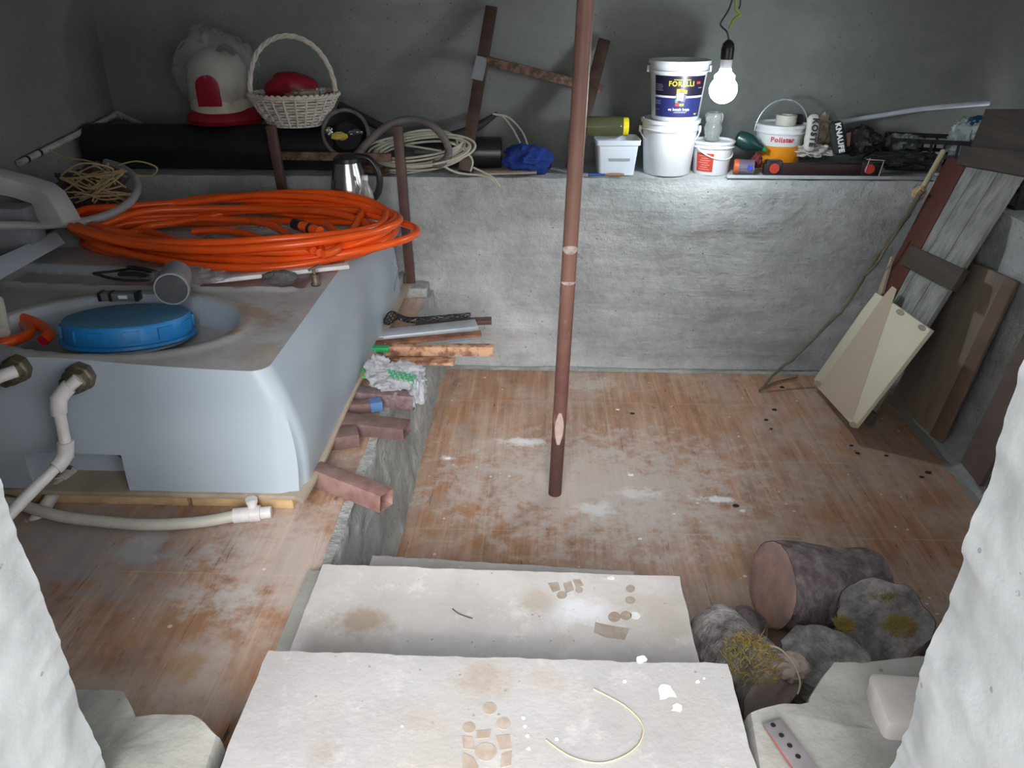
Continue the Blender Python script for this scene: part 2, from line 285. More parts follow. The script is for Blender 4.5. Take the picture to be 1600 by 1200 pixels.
# ------------------------------------------------------------------ mesh helpers
rnd = random.Random(7)
WM = {}
class MB:
    def __init__(s): s.v = []; s.f = []; s.mi = []
    def add(s, vs, fs, mi=0):
        b = len(s.v); s.v += [Vector(v) for v in vs]; s.f += [[b + i for i in f] for f in fs]; s.mi += [mi] * len(fs); return s
    def box(s, c, d, M=None, mi=0, taper=1.0):
        x, y, z = [q / 2 for q in d]; c = Vector(c); vs = []
        for k in (-1, 1):
            tp = taper if k < 0 else 1.0
            for (i, j) in ((-1, -1), (1, -1), (1, 1), (-1, 1)):
                v = Vector((i * x * tp, j * y * tp, k * z)); vs.append(c + (M @ v if M else v))
        return s.add(vs, [[3, 2, 1, 0], [4, 5, 6, 7], [0, 1, 5, 4], [1, 2, 6, 5], [2, 3, 7, 6], [3, 0, 4, 7]], mi)
    def tube(s, pts, r, seg=10, closed=False, cap=True, mi=0, sq=None, flat=None):
        pts = [Vector(p) for p in pts]; n = len(pts); rr = r if isinstance(r, (list, tuple)) else [r] * n
        T = []
        for i in range(n):
            a = pts[(i - 1) % n] if (closed or i > 0) else pts[i]; b = pts[(i + 1) % n] if (closed or i < n - 1) else pts[i]
            d = (b - a); T.append(d.normalized() if d.length > 1e-9 else Vector((0, 0, 1)))
        u = Vector((0, 0, 1)) if abs(T[0].z) < .9 else Vector((1, 0, 0)); u = (u - T[0] * u.dot(T[0])).normalized()
        base = len(s.v); vs = []
        for i in range(n):
            u = (u - T[i] * u.dot(T[i])); u = u.normalized() if u.length > 1e-6 else T[i].orthogonal().normalized(); w = T[i].cross(u)
            for k in range(seg):
                a = 2 * math.pi * k / seg
                vs.append(pts[i] + (u * math.cos(a) * (flat or 1) + w * math.sin(a)) * rr[i])
        fs = []
        m = n if closed else n - 1
        for i in range(m):
            for k in range(seg):
                a, b = i * seg + k, i * seg + (k + 1) % seg; j = (i + 1) % n
                fs.append([a, b, j * seg + (k + 1) % seg, j * seg + k])
        if cap and not closed: fs.append(list(range(seg))[::-1]); fs.append([(n - 1) * seg + k for k in range(seg)])
        return s.add(vs, fs, mi)
    def lathe(s, prof, seg=32, M=None, mi=0, wob=0):
        vs = []; fs = []
        for (r, z) in prof:
            for k in range(seg):
                a = 2 * math.pi * k / seg; v = Vector((r * math.cos(a), r * math.sin(a), z)); vs.append(M @ v if M else v)
        for i in range(len(prof) - 1):
            for k in range(seg):
                fs.append([i * seg + k, i * seg + (k + 1) % seg, (i + 1) * seg + (k + 1) % seg, (i + 1) * seg + k])
        if prof[0][0] > 1e-5: fs.append(list(range(seg))[::-1]) if prof[0][0] and s._capb else None
        if s._capt: fs.append([(len(prof) - 1) * seg + k for k in range(seg)])
        fs = [f for f in fs if f]
        return s.add(vs, fs, mi)
    _capb = True; _capt = False
    def grid(s, fn, nu, nv, mi=0, flip=False):
        vs = [fn(i / nu, j / nv) for j in range(nv + 1) for i in range(nu + 1)]; w = nu + 1
        fs = [[j * w + i, j * w + i + 1, (j + 1) * w + i + 1, (j + 1) * w + i] for j in range(nv) for i in range(nu)]
        if flip: fs = [f[::-1] for f in fs]
        return s.add(vs, fs, mi)
    def prism(s, poly, h, M=None, mi=0):
        n = len(poly); vs = [Vector((p[0], p[1], 0)) for p in poly] + [Vector((p[0], p[1], h)) for p in poly]
        if M: vs = [M @ v for v in vs]
        return s.add(vs, [list(range(n))[::-1], list(range(n, 2 * n))] + [[i, (i + 1) % n, n + (i + 1) % n, n + i] for i in range(n)], mi)
    def slab(s, quad, th, mi=0):      # four world corners, thickened along their normal
        q = [Vector(p) for p in quad]; nrm = (q[1] - q[0]).cross(q[3] - q[0]).normalized() * th
        vs = q + [p + nrm for p in q]; n = len(q)
        return s.add(vs, [list(range(n))[::-1], list(range(n, 2 * n))] + [[i, (i + 1) % n, n + (i + 1) % n, n + i] for i in range(n)], mi)
    def slabd(s, poly, vec, mi=0):
        q = [Vector(p) for p in poly]; n = len(q); vec = Vector(vec); vs = q + [p + vec for p in q]
        return s.add(vs, [list(range(n))[::-1], list(range(n, 2 * n))] + [[i, (i + 1) % n, n + (i + 1) % n, n + i] for i in range(n)], mi)
    def beam(s, a, b, w, h, up=(0, 0, 1), mi=0, hollow=0):
        a, b = Vector(a), Vector(b); t = (b - a).normalized(); up = Vector(up); x = t.cross(up).normalized(); z = x.cross(t)
        def ring(p, w, h): return [p + x * (i * w / 2) + z * (j * h / 2) for i, j in ((-1, -1), (1, -1), (1, 1), (-1, 1))]
        if not hollow:
            return s.add(ring(a, w, h) + ring(b, w, h), [[0, 1, 2, 3], [7, 6, 5, 4], [0, 4, 5, 1], [1, 5, 6, 2], [2, 6, 7, 3], [3, 7, 4, 0]], mi)
        k = hollow * 2; vs = ring(a, w, h) + ring(b, w, h) + ring(b, w - k, h - k) + ring(a, w - k, h - k); fs = []
        for i in range(4):
            j = (i + 1) % 4; fs += [[i, i + 4, j + 4, j], [4 + i, 8 + i, 8 + j, 4 + j], [8 + i, 12 + i, 12 + j, 8 + j], [12 + i, i, j, 12 + j]]
        return s.add(vs, fs, mi)
    def build(s, name, mats, parent=None, world=False, bevel=0, smooth=True, ang=38, disp=None, sub=0, bseg=2):
        vs = s.v
        if world and parent is not None: inv = WM[parent.name].inverted(); vs = [inv @ v for v in vs]
        me = bpy.data.meshes.new(name); me.from_pydata([tuple(v) for v in vs], [], s.f)
        for m in (mats if isinstance(mats, (list, tuple)) else [mats]): me.materials.append(m)
        for p, mi in zip(me.polygons, s.mi): p.material_index = mi
        bm = bmesh.new(); bm.from_mesh(me)
        bmesh.ops.remove_doubles(bm, verts=bm.verts, dist=1e-5)
        bmesh.ops.recalc_face_normals(bm, faces=bm.faces)
        if bevel:
            es = [e for e in bm.edges if len(e.link_faces) == 2 and e.calc_face_angle(0) > R(30)]
            bmesh.ops.bevel(bm, geom=es, offset=bevel, segments=bseg, affect='EDGES', profile=.5, clamp_overlap=True)
        if sub: bmesh.ops.subdivide_edges(bm, edges=bm.edges, cuts=sub, use_grid_fill=True)
        if disp:
            bm.normal_update(); amt, scl = disp
            for v in bm.verts: v.co += v.normal * (noise.fractal(v.co * scl, 1, 2, 4) * amt)
        bm.to_mesh(me); bm.free()
        if smooth:
            me.polygons.foreach_set('use_smooth', [True] * len(me.polygons)); me.set_sharp_from_angle(angle=R(ang))
        xs = [v.co for v in me.vertices]
        lo = Vector([min(v[i] for v in xs) for i in range(3)]); hi = Vector([max(v[i] for v in xs) for i in range(3)])
        c = Vector(((lo.x + hi.x) / 2, (lo.y + hi.y) / 2, lo.z)); me.transform(Matrix.Translation(-c)); me.update()
        o = bpy.data.objects.new(name, me); sc.collection.objects.link(o); o.location = c
        if parent is not None: o.parent = parent; WM[o.name] = WM[parent.name] @ Matrix.Translation(c)
        else: WM[o.name] = Matrix.Translation(c)
        return o
def thing(name, label, cat, loc=(0, 0, 0), rot=(0, 0, 0), group=None):
    o = bpy.data.objects.new(name, None); sc.collection.objects.link(o); o.empty_display_size = .05
    o.location = loc; o.rotation_euler = rot; o['label'] = label; o['category'] = cat
    if group: o['group'] = group
    WM[o.name] = Matrix.LocRotScale(Vector(loc), Euler(rot), Vector((1, 1, 1))); return o
def tag(o, label, cat, group=None):
    o['label'] = label; o['category'] = cat
    if group: o['group'] = group
    return o
def struct(o): o['kind'] = 'structure'; return o
def lab(o, l): o['label'] = l; return o
def spline(pts, n=8, closed=False):
    pts = [Vector(p) for p in pts]; out = []; m = len(pts)
    for i in range(m if closed else m - 1):
        if closed: a, b, c, d = pts[(i - 1) % m], pts[i], pts[(i + 1) % m], pts[(i + 2) % m]
        else: a, b, c, d = pts[max(i - 1, 0)], pts[i], pts[i + 1], pts[min(i + 2, m - 1)]
        for k in range(n):
            t = k / n; out.append(.5 * ((2 * b) + (c - a) * t + (2 * a - 5 * b + 4 * c - d) * t * t + (3 * b - a - 3 * c + d) * t ** 3))
    if not closed: out.append(pts[-1])
    return out
def text_mb(txt, size, M, bendr=0, ext=.0006, bold=0.0, mi=0, mb=None):
    cu = bpy.data.curves.new('t', 'FONT'); cu.body = txt; cu.size = size; cu.align_x = 'CENTER'; cu.align_y = 'CENTER'; cu.offset = bold; cu.extrude = ext; cu.resolution_u = 3; cu.space_character = 1.12
    ob = bpy.data.objects.new('t', cu); sc.collection.objects.link(ob); dg = bpy.context.evaluated_depsgraph_get()
    me = ob.evaluated_get(dg).to_mesh(); vs = []
    for v in me.vertices:
        x, y, z = v.co
        if bendr: a = x / bendr; vs.append(M @ Vector((math.sin(a) * (bendr + z), -math.cos(a) * (bendr + z), y)))
        else: vs.append(M @ Vector((x, y, z)))
    fs = [list(p.vertices) for p in me.polygons]; mb = mb or MB(); mb.add(vs, fs, mi)
    ob.to_mesh_clear(); bpy.data.objects.remove(ob); bpy.data.curves.remove(cu); return mb
def arc_patch(mb, r, a0, a1, z0, z1, th=.0006, M=None, r1=None, n=16, mi=0):     # thin label wrapped on a (conical) wall, a measured from -Y
    r1 = r1 or r
    def f(u, v):
        a = a0 + (a1 - a0) * u; rr = (r + (r1 - r) * v) + th; q = Vector((math.sin(a) * rr, -math.cos(a) * rr, z0 + (z1 - z0) * v)); return M @ q if M else q
    return mb.grid(f, n, 2, mi)
def noisy(p, amt, s=3, seed=0): p = Vector(p); return p + Vector((noise.noise(p * s + Vector((seed, 0, 0))), noise.noise(p * s + Vector((0, 7 + seed, 0))), noise.noise(p * s + Vector((0, 0, 13 + seed))))) * amt

# ------------------------------------------------------------------ room shell
def wallbox(name, lo, hi, m): return struct(MB().box([(a + b) / 2 for a, b in zip(lo, hi)], [b - a for a, b in zip(lo, hi)]).build(name, m, smooth=False))
CEIL = 2.65
wallbox('floor', (XC - .1, YOUT, -.12), (XRW + .02, YF + .02, 0), M_floor)
wallbox('floor', (XL, .9, 0), (XC - .012, YF + .02, HP), M_plat)
wallbox('ceiling', (XL - .15, YOUT, CEIL), (XR + .15, YB + .15, CEIL + .12), M_ceil)
wallbox('wall_back', (XL - .15, YB, 0), (XR + .15, YB + .15, CEIL), M_wall)
wallbox('wall_left', (XL - .15, YOUT, 0), (XL, YB, CEIL), M_wall)
WY0, WY1, WZ0, WZ1 = 1.35, 2.45, 1.04, 2.1          # unglazed opening in the right wall, beside the photographed view
wallbox('wall_right', (XR, YOUT, 0), (XR + .15, YB, WZ0), M_wall)
wallbox('wall_right', (XR, YOUT, WZ1), (XR + .15, YB, CEIL), M_wall)
wallbox('wall_right', (XR, YOUT, WZ0), (XR + .15, WY0, WZ1), M_wall)
wallbox('wall_right', (XR, WY1, WZ0), (XR + .15, YB, WZ1), M_wall)
def opening_lining():
    m = MB()
    for (c, d) in (((XR + .075, (WY0 + WY1) / 2, WZ0 + .01), (.17, WY1 - WY0, .02)), ((XR + .075, (WY0 + WY1) / 2, WZ1 - .01), (.17, WY1 - WY0, .02)),
                   ((XR + .075, WY0 + .01, (WZ0 + WZ1) / 2), (.17, .02, WZ1 - WZ0)), ((XR + .075, WY1 - .01, (WZ0 + WZ1) / 2), (.17, .02, WZ1 - WZ0))): m.box(c, d)
    struct(m.build('window_1', M_sill, smooth=False))
opening_lining()
def rough_wall(name, fn, nu, nv, m):
    return struct(MB().grid(fn, nu, nv).build(name, m, ang=60))
# lower back retaining wall: rough cast front face with a worn top edge and a flat ledge behind
def ret(u, v):
    x = XL + (XRW + .05 - XL) * u
    if v < .8: z = HL * (v / .8); y = YF; n_ = noise.fractal(Vector((x * 2.5, 0, z * 4)), 1, 2, 5); y += n_ * .014 + (.03 if z < .02 else 0) - max(0, .06 - z) * .5; z -= .0
    else: t = (v - .8) / .2; z = HL; y = YF + .004 + (YB - YF) * t
    if abs(v - .8) < .02: z -= .006 + .006 * noise.noise(Vector((x * 9, 0, 0))); y += .004
    return Vector((x, y, z - (0 if v > .01 else 0)))
rough_wall('retaining_wall', ret, 180, 60, M_retain)
def ret2(u, v):
    y = YIN + (YF + .03 - YIN) * u
    if v < .8: z = HL * (v / .8); x = XRW + noise.fractal(Vector((3, y * 2.5, z * 4)), 1, 2, 5) * .014 - max(0, .10 - z) * .9
    else: t = (v - .8) / .2; z = HL; x = XRW + (XR - XRW) * t
    return Vector((x, y, z))
rough_wall('retaining_wall', ret2, 120, 50, M_retain)
# cement fillet along the foot of the right wall
def fillet(u, v):
    y = 1.2 + (YF - 1.2) * u; w = .13 + .05 * noise.noise(Vector((y * 5, 1, 1))) + .02 * noise.noise(Vector((y * 23, 1, 1)))
    x = XRW + .01 - w * (1 - v); z = .001 + .05 * v * v; return Vector((x, y, z))
rough_wall('trim_1', fillet, 120, 6, M_sill)
def fillet2(u, v):
    x = XC - .02 + (XRW - XC) * u; w = .045 + .02 * noise.noise(Vector((x * 7, 1, 5))); y = YF + .01 - w * (1 - v); z = .001 + .035 * v * v; return Vector((x, y, z))
rough_wall('trim_2', fillet2, 140, 6, M_curb)
# curb between the two floor levels: sloping cement face with ragged edges
def curb(u, v):
    y = 1.3 + (YF - 1.3) * u
    if v > .75: t = (v - .75) / .25; x = XC - .0 - t * (.03 + .018 * noise.noise(Vector((y * 9, 3, 0)))); z = HP + .001 + .003 * t
    else: t = v / .75; z = HP * t; x = XC + .045 * (1 - t) ** 2 + noise.fractal(Vector((y * 5, 4, z * 5)), 1, 2, 4) * .014
    return Vector((x, y, z))
rough_wall('trim_3', curb, 150, 26, M_curb)
# front wall with the doorway
wallbox('wall_front', (XL - .15, YOUT + .03, 0), (OL - .18, YIN - .02, CEIL), M_white)
wallbox('wall_front', (OR_ + .18, YOUT + .03, 0), (XR + .15, YIN - .02, CEIL), M_white)
HEAD = 2.05
wallbox('wall_front', (OL - .18, YOUT + .03, HEAD), (OR_ + .18, YIN - .02, CEIL), M_white)
def jamb(xe, sgn):
    mb = MB(); prof = []                       # reveal profile in plan: out face -> reveal -> inside face
    for k in range(7): prof.append((xe + sgn * .2 * (1 - k / 6), YOUT))
    for k in range(1, 25): prof.append((xe, YOUT + (YIN - YOUT) * k / 24))
    for k in range(1, 7): prof.append((xe + sgn * .2 * k / 6, YIN))
    def f(u, v):
        i = min(int(round(u * (len(prof) - 1))), len(prof) - 1); x, y = prof[i]; z = .0 + HEAD * v
        q = Vector((x, y, z)); edge = math.exp(-((y - YIN) / .06) ** 2)
        a = noise.fractal(Vector((y * 8, sgn * 3, z * 9)), 1, 2, 4) * .006
        e = (noise.fractal(Vector((sgn * 7, 2, z * 7)), 0.9, 2.1, 5) * .012 + noise.noise(Vector((sgn, 9, z * 38))) * .004) * edge
        if abs(x - xe) < .05: q.x += sgn * (a + e + edge * .004)
        q.y += edge * (-.012 + e * .3)
        return q
    mb.grid(f, len(prof) - 1, 300); return struct(mb.build('wall_front', M_white, ang=70))
jamb(OL, -1); jamb(OR_, 1)
# bright threshold cement: lumpy castings either side of the steps
def lump(name, poly, z0, z1, m, seed, dip=0.0):
    mb = MB(); n = len(poly); c = Vector((sum(p[0] for p in poly) / n, sum(p[1] for p in poly) / n)); pl = [Vector((p[0], p[1])) for p in poly]
    dense = []
    for i in range(n):
        for k in range(10): dense.append(pl[i].lerp(pl[(i + 1) % n], k / 10))
    dense = [p + Vector((noise.noise(Vector((p.x * 12, p.y * 12, seed))), noise.noise(Vector((p.x * 12, p.y * 12, seed + 5))))) * .012 for p in dense]
    rings = [(1.02, z0), (1.01, z1 - .05), (1.0, z1 - .025), (.985, z1 - .008), (.96, z1)] + [(k, z1) for k in (.85, .7, .5, .3, .12)]
    vs = []; N = len(dense)
    for (k, z) in rings:
        for p in dense:
            q = c + (p - c) * k; vs.append((q.x, q.y, z + (noise.fractal(Vector((q.x * 6, q.y * 6, seed)), 1, 2, 4) * .009 if z > z1 - .03 else 0)))
    vs.append((c.x, c.y, z1)); fs = []
    for i in range(len(rings) - 1):
        for k in range(N): fs.append([i * N + k, i * N + (k + 1) % N, (i + 1) * N + (k + 1) % N, (i + 1) * N + k])
    b = (len(rings) - 1) * N
    for k in range(N): fs.append([b + k, b + (k + 1) % N, len(vs) - 1])
    mb.add(vs, fs); return struct(mb.build(name, m, ang=50))
def xy(px, py, z): q = P(px, py, z); return (q.x, q.y)
lump('trim_4', [(-.98, .55), (-.56, .55), xy(352, 1152, .585), xy(300, 1125, .585), xy(248, 1118, .585), xy(215, 1120, .585), xy(188, 1076, .60), xy(150, 1070, .6), xy(60, 1070, .60)], .42, .595, M_sill, 3)
lump('trim_5', [(.36, .55), (.98, .55), xy(1600, 1040, .58), xy(1430, 1022, .58), xy(1350, 1033, .58), xy(1300, 1030, .58), xy(1282, 1060, .58), xy(1262, 1096, .58), xy(1215, 1104, .58), xy(1165, 1118, .58)], .0, .58, M_sill, 9)
# yard ground behind the photographer
wallbox('ground', (-4, -5, .35), (4, .7, .48), M_ground)
wallbox('ground', (-.9, .40, .30), (.9, .82, .545), M_sill)

# ------------------------------------------------------------------ stone steps
def stepslab(x0, x1, yn, yf, z, th, mat, label, marks, skew=0):
    mb = MB(); n = 60
    def edge(t, s): return noise.noise(Vector((t * 40, s, z * 9))) * .0035 + noise.noise(Vector((t * 9, s, z))) * .003
    out = []
    for k in range(n): t = k / n; out.append((x0 + (x1 - x0) * t, yf + skew * t + edge(t, 1)))
    for k in range(20): t = k / 20; out.append((x1 + edge(t, 2), yf + skew + (yn - yf - skew) * t))
    for k in range(n): t = k / n; out.append((x1 + (x0 - x1) * t, yn))
    for k in range(20): t = k / 20; out.append((x0 + edge(t, 3), yn + (yf - yn) * t))
    mb.prism(out, th, Matrix.Translation((0, 0, z - th)))
    for (poly, h, mi) in marks: mb.prism(poly, h, Matrix.Translation((0, 0, z - .0002)), mi=mi)
    return tag(mb.build('stone_step', [mat, M_mud, M_pale, M_sill], smooth=False), label, 'step')
def ell(px, py, z, rpx, rpy, n=18, rag=0.0, a=0):
    c = P(px, py, z); ux = P(px + rpx, py, z) - c; uy = P(px, py - rpy, z) - c; out = []
    for k in range(n):
        t = 2 * math.pi * k / n; rr = 1 + rag * noise.noise(Vector((px * .1 + math.cos(t) * 1.5, py * .1 + math.sin(t) * 1.5, 0)))
        q = c + ux * (math.cos(t) * rr) + uy * (math.sin(t) * rr); out.append((q.x, q.y))
    return out[::-1] if False else out
def quad(pts, z): return [xy(a, b, z) for a, b in pts]
E1 = .0010
z3 = .60; marks3 = []
for (px, py, r) in [(765, 1107, 11), (787, 1131, 11), (733, 1137, 10), (759, 1175, 17)]: marks3.append((ell(px, py, z3, r, r * .85), E1, 1))
marks3.append((quad([(722, 1150), (738, 1152), (742, 1172), (724, 1170)], z3), E1, 1)); marks3.append((quad([(775, 1150), (796, 1148), (800, 1170), (782, 1172)], z3), E1, 1))
marks3.append((quad([(745, 1142), (768, 1140), (764, 1153), (744, 1155)], z3), E1, 1)); marks3.append((quad([(724, 1176), (740, 1184), (748, 1199), (738, 1215), (722, 1205)], z3), E1, 1))
marks3.append((quad([(784, 1178), (800, 1174), (798, 1196), (782, 1200)], z3), E1, 1))
for (px, py, r) in [(1040, 1081, 14), (1058, 1106, 8), (976, 1065, 3), (818, 1122, 3), (820, 1135, 3), (824, 1150, 3), (826, 1170, 3), (1090, 1065, 3), (870, 1155, 3), (1100, 1060, 2), (628, 1135, 2), (1003, 1030, 8)]:
    marks3.append((ell(px, py, z3, r, r * .8, 12, .6), E1, 2))
pts = spline([P(927, 1077, z3), P(975, 1103, z3), P(1003, 1132, z3), P(1000, 1160, z3), P(975, 1182, z3), P(935, 1193, z3), P(890, 1182, z3), P(853, 1157, z3)], 6)
stepslab(-.541, .392, .50, 1.138, z3, .06, M_step, 'widest pale stone slab step nearest the doorway with boot prints', marks3)
tag(MB().tube([p + Vector((0, 0, .0015)) for p in pts], .0012, 6).build('dry_straw', M_stick), 'long thin curved straw lying on the nearest step', 'straw')
tag(MB().tube([p + Vector((0, 0, .0015)) for p in spline([P(707, 952, .47), P(718, 960, .47), P(738, 967, .47)], 5)], .0016, 6).build('dry_twig', M_branch), 'short brown curved twig on the middle step', 'twig')
z2 = .47; marks2 = []
for q in [[(856, 911), (872, 910), (876, 922), (864, 926)], [(880, 912), (892, 908), (897, 922), (884, 928)], [(895, 906), (906, 905), (912, 915), (900, 918)]]: marks2.append((quad(q, z2), E1, 1))
for (px, py, rx, ry) in [(878, 930, 8, 6), (905, 922, 6, 5), (985, 938, 8, 6), (978, 962, 9, 7), (960, 964, 10, 8), (985, 920, 7, 6)]: marks2.append((ell(px, py, z2, rx, ry), E1, 1))
marks2.append((quad([(930, 972), (955, 978), (984, 982), (976, 1000), (945, 996), (928, 988)], z2), E1, 1))
marks2 += [(ell(955, 903, z2, 6, 3, 10, .5), E1, 2), (ell(992, 962, z2, 8, 6, 12, .8), E1, 2)]
stepslab(-.552, .372, .9, 1.56, z2, .05, M_step2, 'middle pale stone slab step with muddy footprints', marks2, -.012)
stepslab(-.50, .30, 1.2, 1.865, .25, .05, M_step2, 'lowest stone step, only a thin strip showing above the floor', [], -.045)
wallbox('trim_6', (XC + .04, .6, 0), (.35, 1.10, z3 - .062), M_sill)
wallbox('trim_7', (XC + .045, 1.1, 0), (.34, 1.50, z2 - .051), M_sill)
wallbox('trim_8', (XC + .045, 1.5, 0), (.28, 1.80, .25 - .051), M_sill)
wallbox('trim_9', (-.59, 1.13, .40), (-.548, 1.55, z2 - .012), M_sill)

# ------------------------------------------------------------------ water tank
TX0, TX1, TY0, TY1, TZ = -2.17, -.70, 1.86, 3.58, .50
RC = P(183, 503, .89); RA, RB = .365, .26          # recess centre and half sizes
def tank_top(x, y):
    z = .872 + .035 * math.exp(-((x + 1.45) / .45) ** 2) * math.exp(-((y - 1.9) / .3) ** 2) + .02 * (y - 1.9) / 1.7
    ex, ey = (x - RC.x) / RA, (y - RC.y) / RB; d = math.sqrt(ex * ex + ey * ey)
    s = max(0, min(1, (1.02 - d) / .07)); s = s * s * (3 - 2 * s)
    z = z * (1 - s) + .79 * s + .006 * math.exp(-((d - 1.1) / .07) ** 2)
    # stepped panels behind the recess
    yr = 2.50 + .10 * (x + 1.3) ** 2
    t = max(0, min(1, (y - yr) / .02)); t2 = max(0, min(1, (y - (yr + .20)) / .02)); side = max(0, min(1, (-.82 - x) / .05)) * max(0, min(1, (x + 2.0) / .05))
    z += side * (.012 * math.exp(-((y - yr) / .02) ** 2) - .030 * t + .030 * t2)
    yr = 2.95
    for yy in (3.02, 3.28): t = math.exp(-((y - yy) / .05) ** 2); z -= side * .025 * t
    return z
def build_tank():
    mb = MB(); nx, ny = 150, 170; ix0, ix1, iy0, iy1 = TX0 + .07, TX1 - .045, TY0 + .012, TY1 - .04
    def rc(x, y, x0, x1, y0, y1, r):
        cx = min(max(x, x0 + r), x1 - r); cy = min(max(y, y0 + r), y1 - r); dx, dy = x - cx, y - cy
        if dx and dy:
            m = max(abs(dx), abs(dy)); l = math.hypot(dx, dy); k = m / l; return cx + dx * k, cy + dy * k
        return x, y
    idx = {}
    vs = []; fs = []
    for j in range(ny + 1):
        for i in range(nx + 1):
            x = ix0 + (ix1 - ix0) * i / nx; y = iy0 + (iy1 - iy0) * j / ny; x, y = rc(x, y, ix0, ix1, iy0, iy1, .05)
            idx[i, j] = len(vs); vs.append((x, y, tank_top(x, y)))
    for j in range(ny):
        for i in range(nx): fs.append([idx[i, j], idx[i + 1, j], idx[i + 1, j + 1], idx[i, j + 1]])
    per = [(i, 0) for i in range(nx)] + [(nx, j) for j in range(ny)] + [(i, ny) for i in range(nx, 0, -1)] + [(0, j) for j in range(ny, 0, -1)]
    ringtop = [idx[p] for p in per]; prev = ringtop; N = len(per)
    levels = [(.10, -.007), (.35, -.030), (.7, -.062), (.95, -.088), (1.0, -.10)] + [(1.0 + .12 * k / 20, None) for k in range(1, 21)]
    for (k, dz) in levels:
        cur = []
        for (i, j) in per:
            x, y, z = vs[idx[i, j]]
            u = (x - ix0) / (ix1 - ix0); v = (y - iy0) / (iy1 - iy0)
            kx = min(k, 1.0); X = TX0 + (TX1 - TX0) * u; Y = TY0 + (TY1 - TY0) * v
            X = x + (X - x) * kx; Y = y + (Y - y) * kx
            if dz is not None: Z = z + dz
            else:
                t = (k - 1) / .12; Z = (z - .10) * (1 - t) + TZ * t
                X += (.012 if i == nx else -.012 if i == 0 else 0) * t * 2; Y -= (.03 if j == 0 else 0) * t
                if j == 0 and -1.47 < X < -1.19 and Z < .615: Y += .10; Z = Z
                if j == 0: Y -= .010 * math.sin(min(t, 1) * math.pi) * math.sin(u * math.pi)
                if i == nx: X += .012 * math.sin(min(t, 1) * math.pi) * (1 + .6 * math.sin(v * 18))
            cur.append(len(vs)); vs.append((X, Y, Z))
        for a in range(N): b = (a + 1) % N; fs.append([prev[a], cur[a], cur[b], prev[b]])
        prev = cur
    fs.append(prev)
    mb.add(vs, fs)
    t = thing('water_tank', 'large low grey-white plastic water tank with sunken blue screw lid', 'tank', ((TX0 + TX1) / 2, (TY0 + TY1) / 2, TZ))
    mb.build('tank_body', M_tank, t, world=True, ang=50)
    # lid, slightly tilted toward the viewer
    lc = P(193, 508, .88); Lm = Matrix.Translation(Vector((lc.x - .01, lc.y + .05, .885))) @ Euler((R(-9), 0, 0)).to_matrix().to_4x4() @ Matrix.Scale(.93, 4, (1, 0, 0)) @ Matrix.Scale(.93, 4, (0, 1, 0)) @ Euler((0, 0, 0)).to_matrix().to_4x4()
    m2 = MB(); m2._capb = False; m2._capt = True
    m2.lathe([(.190, -.075), (.190, -.03)], 48, Lm)
    m2.build('neck', M_tank, t, world=True)
    m2 = MB(); prof = [(.212, -.062), (.216, -.058), (.213, -.050), (.203, -.048), (.200, .000), (.195, .008)]; m2._capb = False
    m2.lathe(prof, 64, Lm); m2._capt = True; m2.lathe([(.195, .008), (.188, .0095), (.10, .0115), (.02, .012)], 64, Lm, mi=1)
    for k in range(12):
        a = 2 * math.pi * k / 12; Mr = Lm @ Matrix.Rotation(a, 4, 'Z'); m2.box((0, 0, -.008), (.012, .05, .036), None)
        for q in m2.v[-8:]: q.xyz = Mr @ Vector((q.x + .200, q.y, q.z - .014))
    lab(m2.build('lid', [M_blue, M_blued], t, world=True), 'blue ribbed screw lid')
    for (px, py, Y, r, nm) in [(122, 592, 1.845, .036, 'outlet_nut'), (22, 580, 1.845, .034, 'outlet_nut'), (108, 736, 1.94, .034, 'outlet_nut')]:
        c = PY(px, py, Y); m2 = MB(); m2._capt = True; Mr = Matrix.Translation(c) @ Euler((R(90), 0, 0)).to_matrix().to_4x4()
        m2.lathe([(r * 1.15, -.03), (r * 1.15, .0), (r, .004), (r, .026), (r * .8, .03), (r * .8, .05)], 8, Mr)
        lab(m2.build(nm, M_brass, t, world=True, bevel=.002), 'corroded brass nut on the outlet')
build_tank()
# support slab and blocks beneath the tank
sup = MB()
def supf(poly, z0, z1):
    sup.prism(poly, z1 - z0, Matrix.Translation((0, 0, z0)))
supf([(-2.2, 1.82), (-.70, 1.82), (-.668, 1.80), (-.658, 1.95), (-.668, 2.4), (-.655, 3.0), (-.645, 3.66), (-2.2, 3.66)], .484, .4995)
tag(sup.build('support_sheet', M_ply, bevel=.002), 'thin weathered plywood sheet under the tank, its edge showing on the right', 'board')
for k, (x0, x1) in enumerate([(-2.2, -1.62), (-1.60, -1.03), (-1.02, -.715)]):
    tag(MB().box(((x0 + x1) / 2, 1.99, HP + .021), (x1 - x0, .3, .042)).build('foam_block', M_foamy, bevel=.005, sub=1, disp=(.003, 12)),
        ['leftmost yellowish foam block under the tank front', 'middle yellowish foam block under the tank front, cracked at its end', 'short right-hand yellowish foam block at the tank front corner'][k], 'block', 'blocks under the tank')
tag(MB().box((-1.4, 3.0, HP + .021), (1.3, .9, .042)).build('foam_block', M_foamy), 'yellowish block hidden deep beneath the middle of the tank', 'block', 'blocks under the tank')

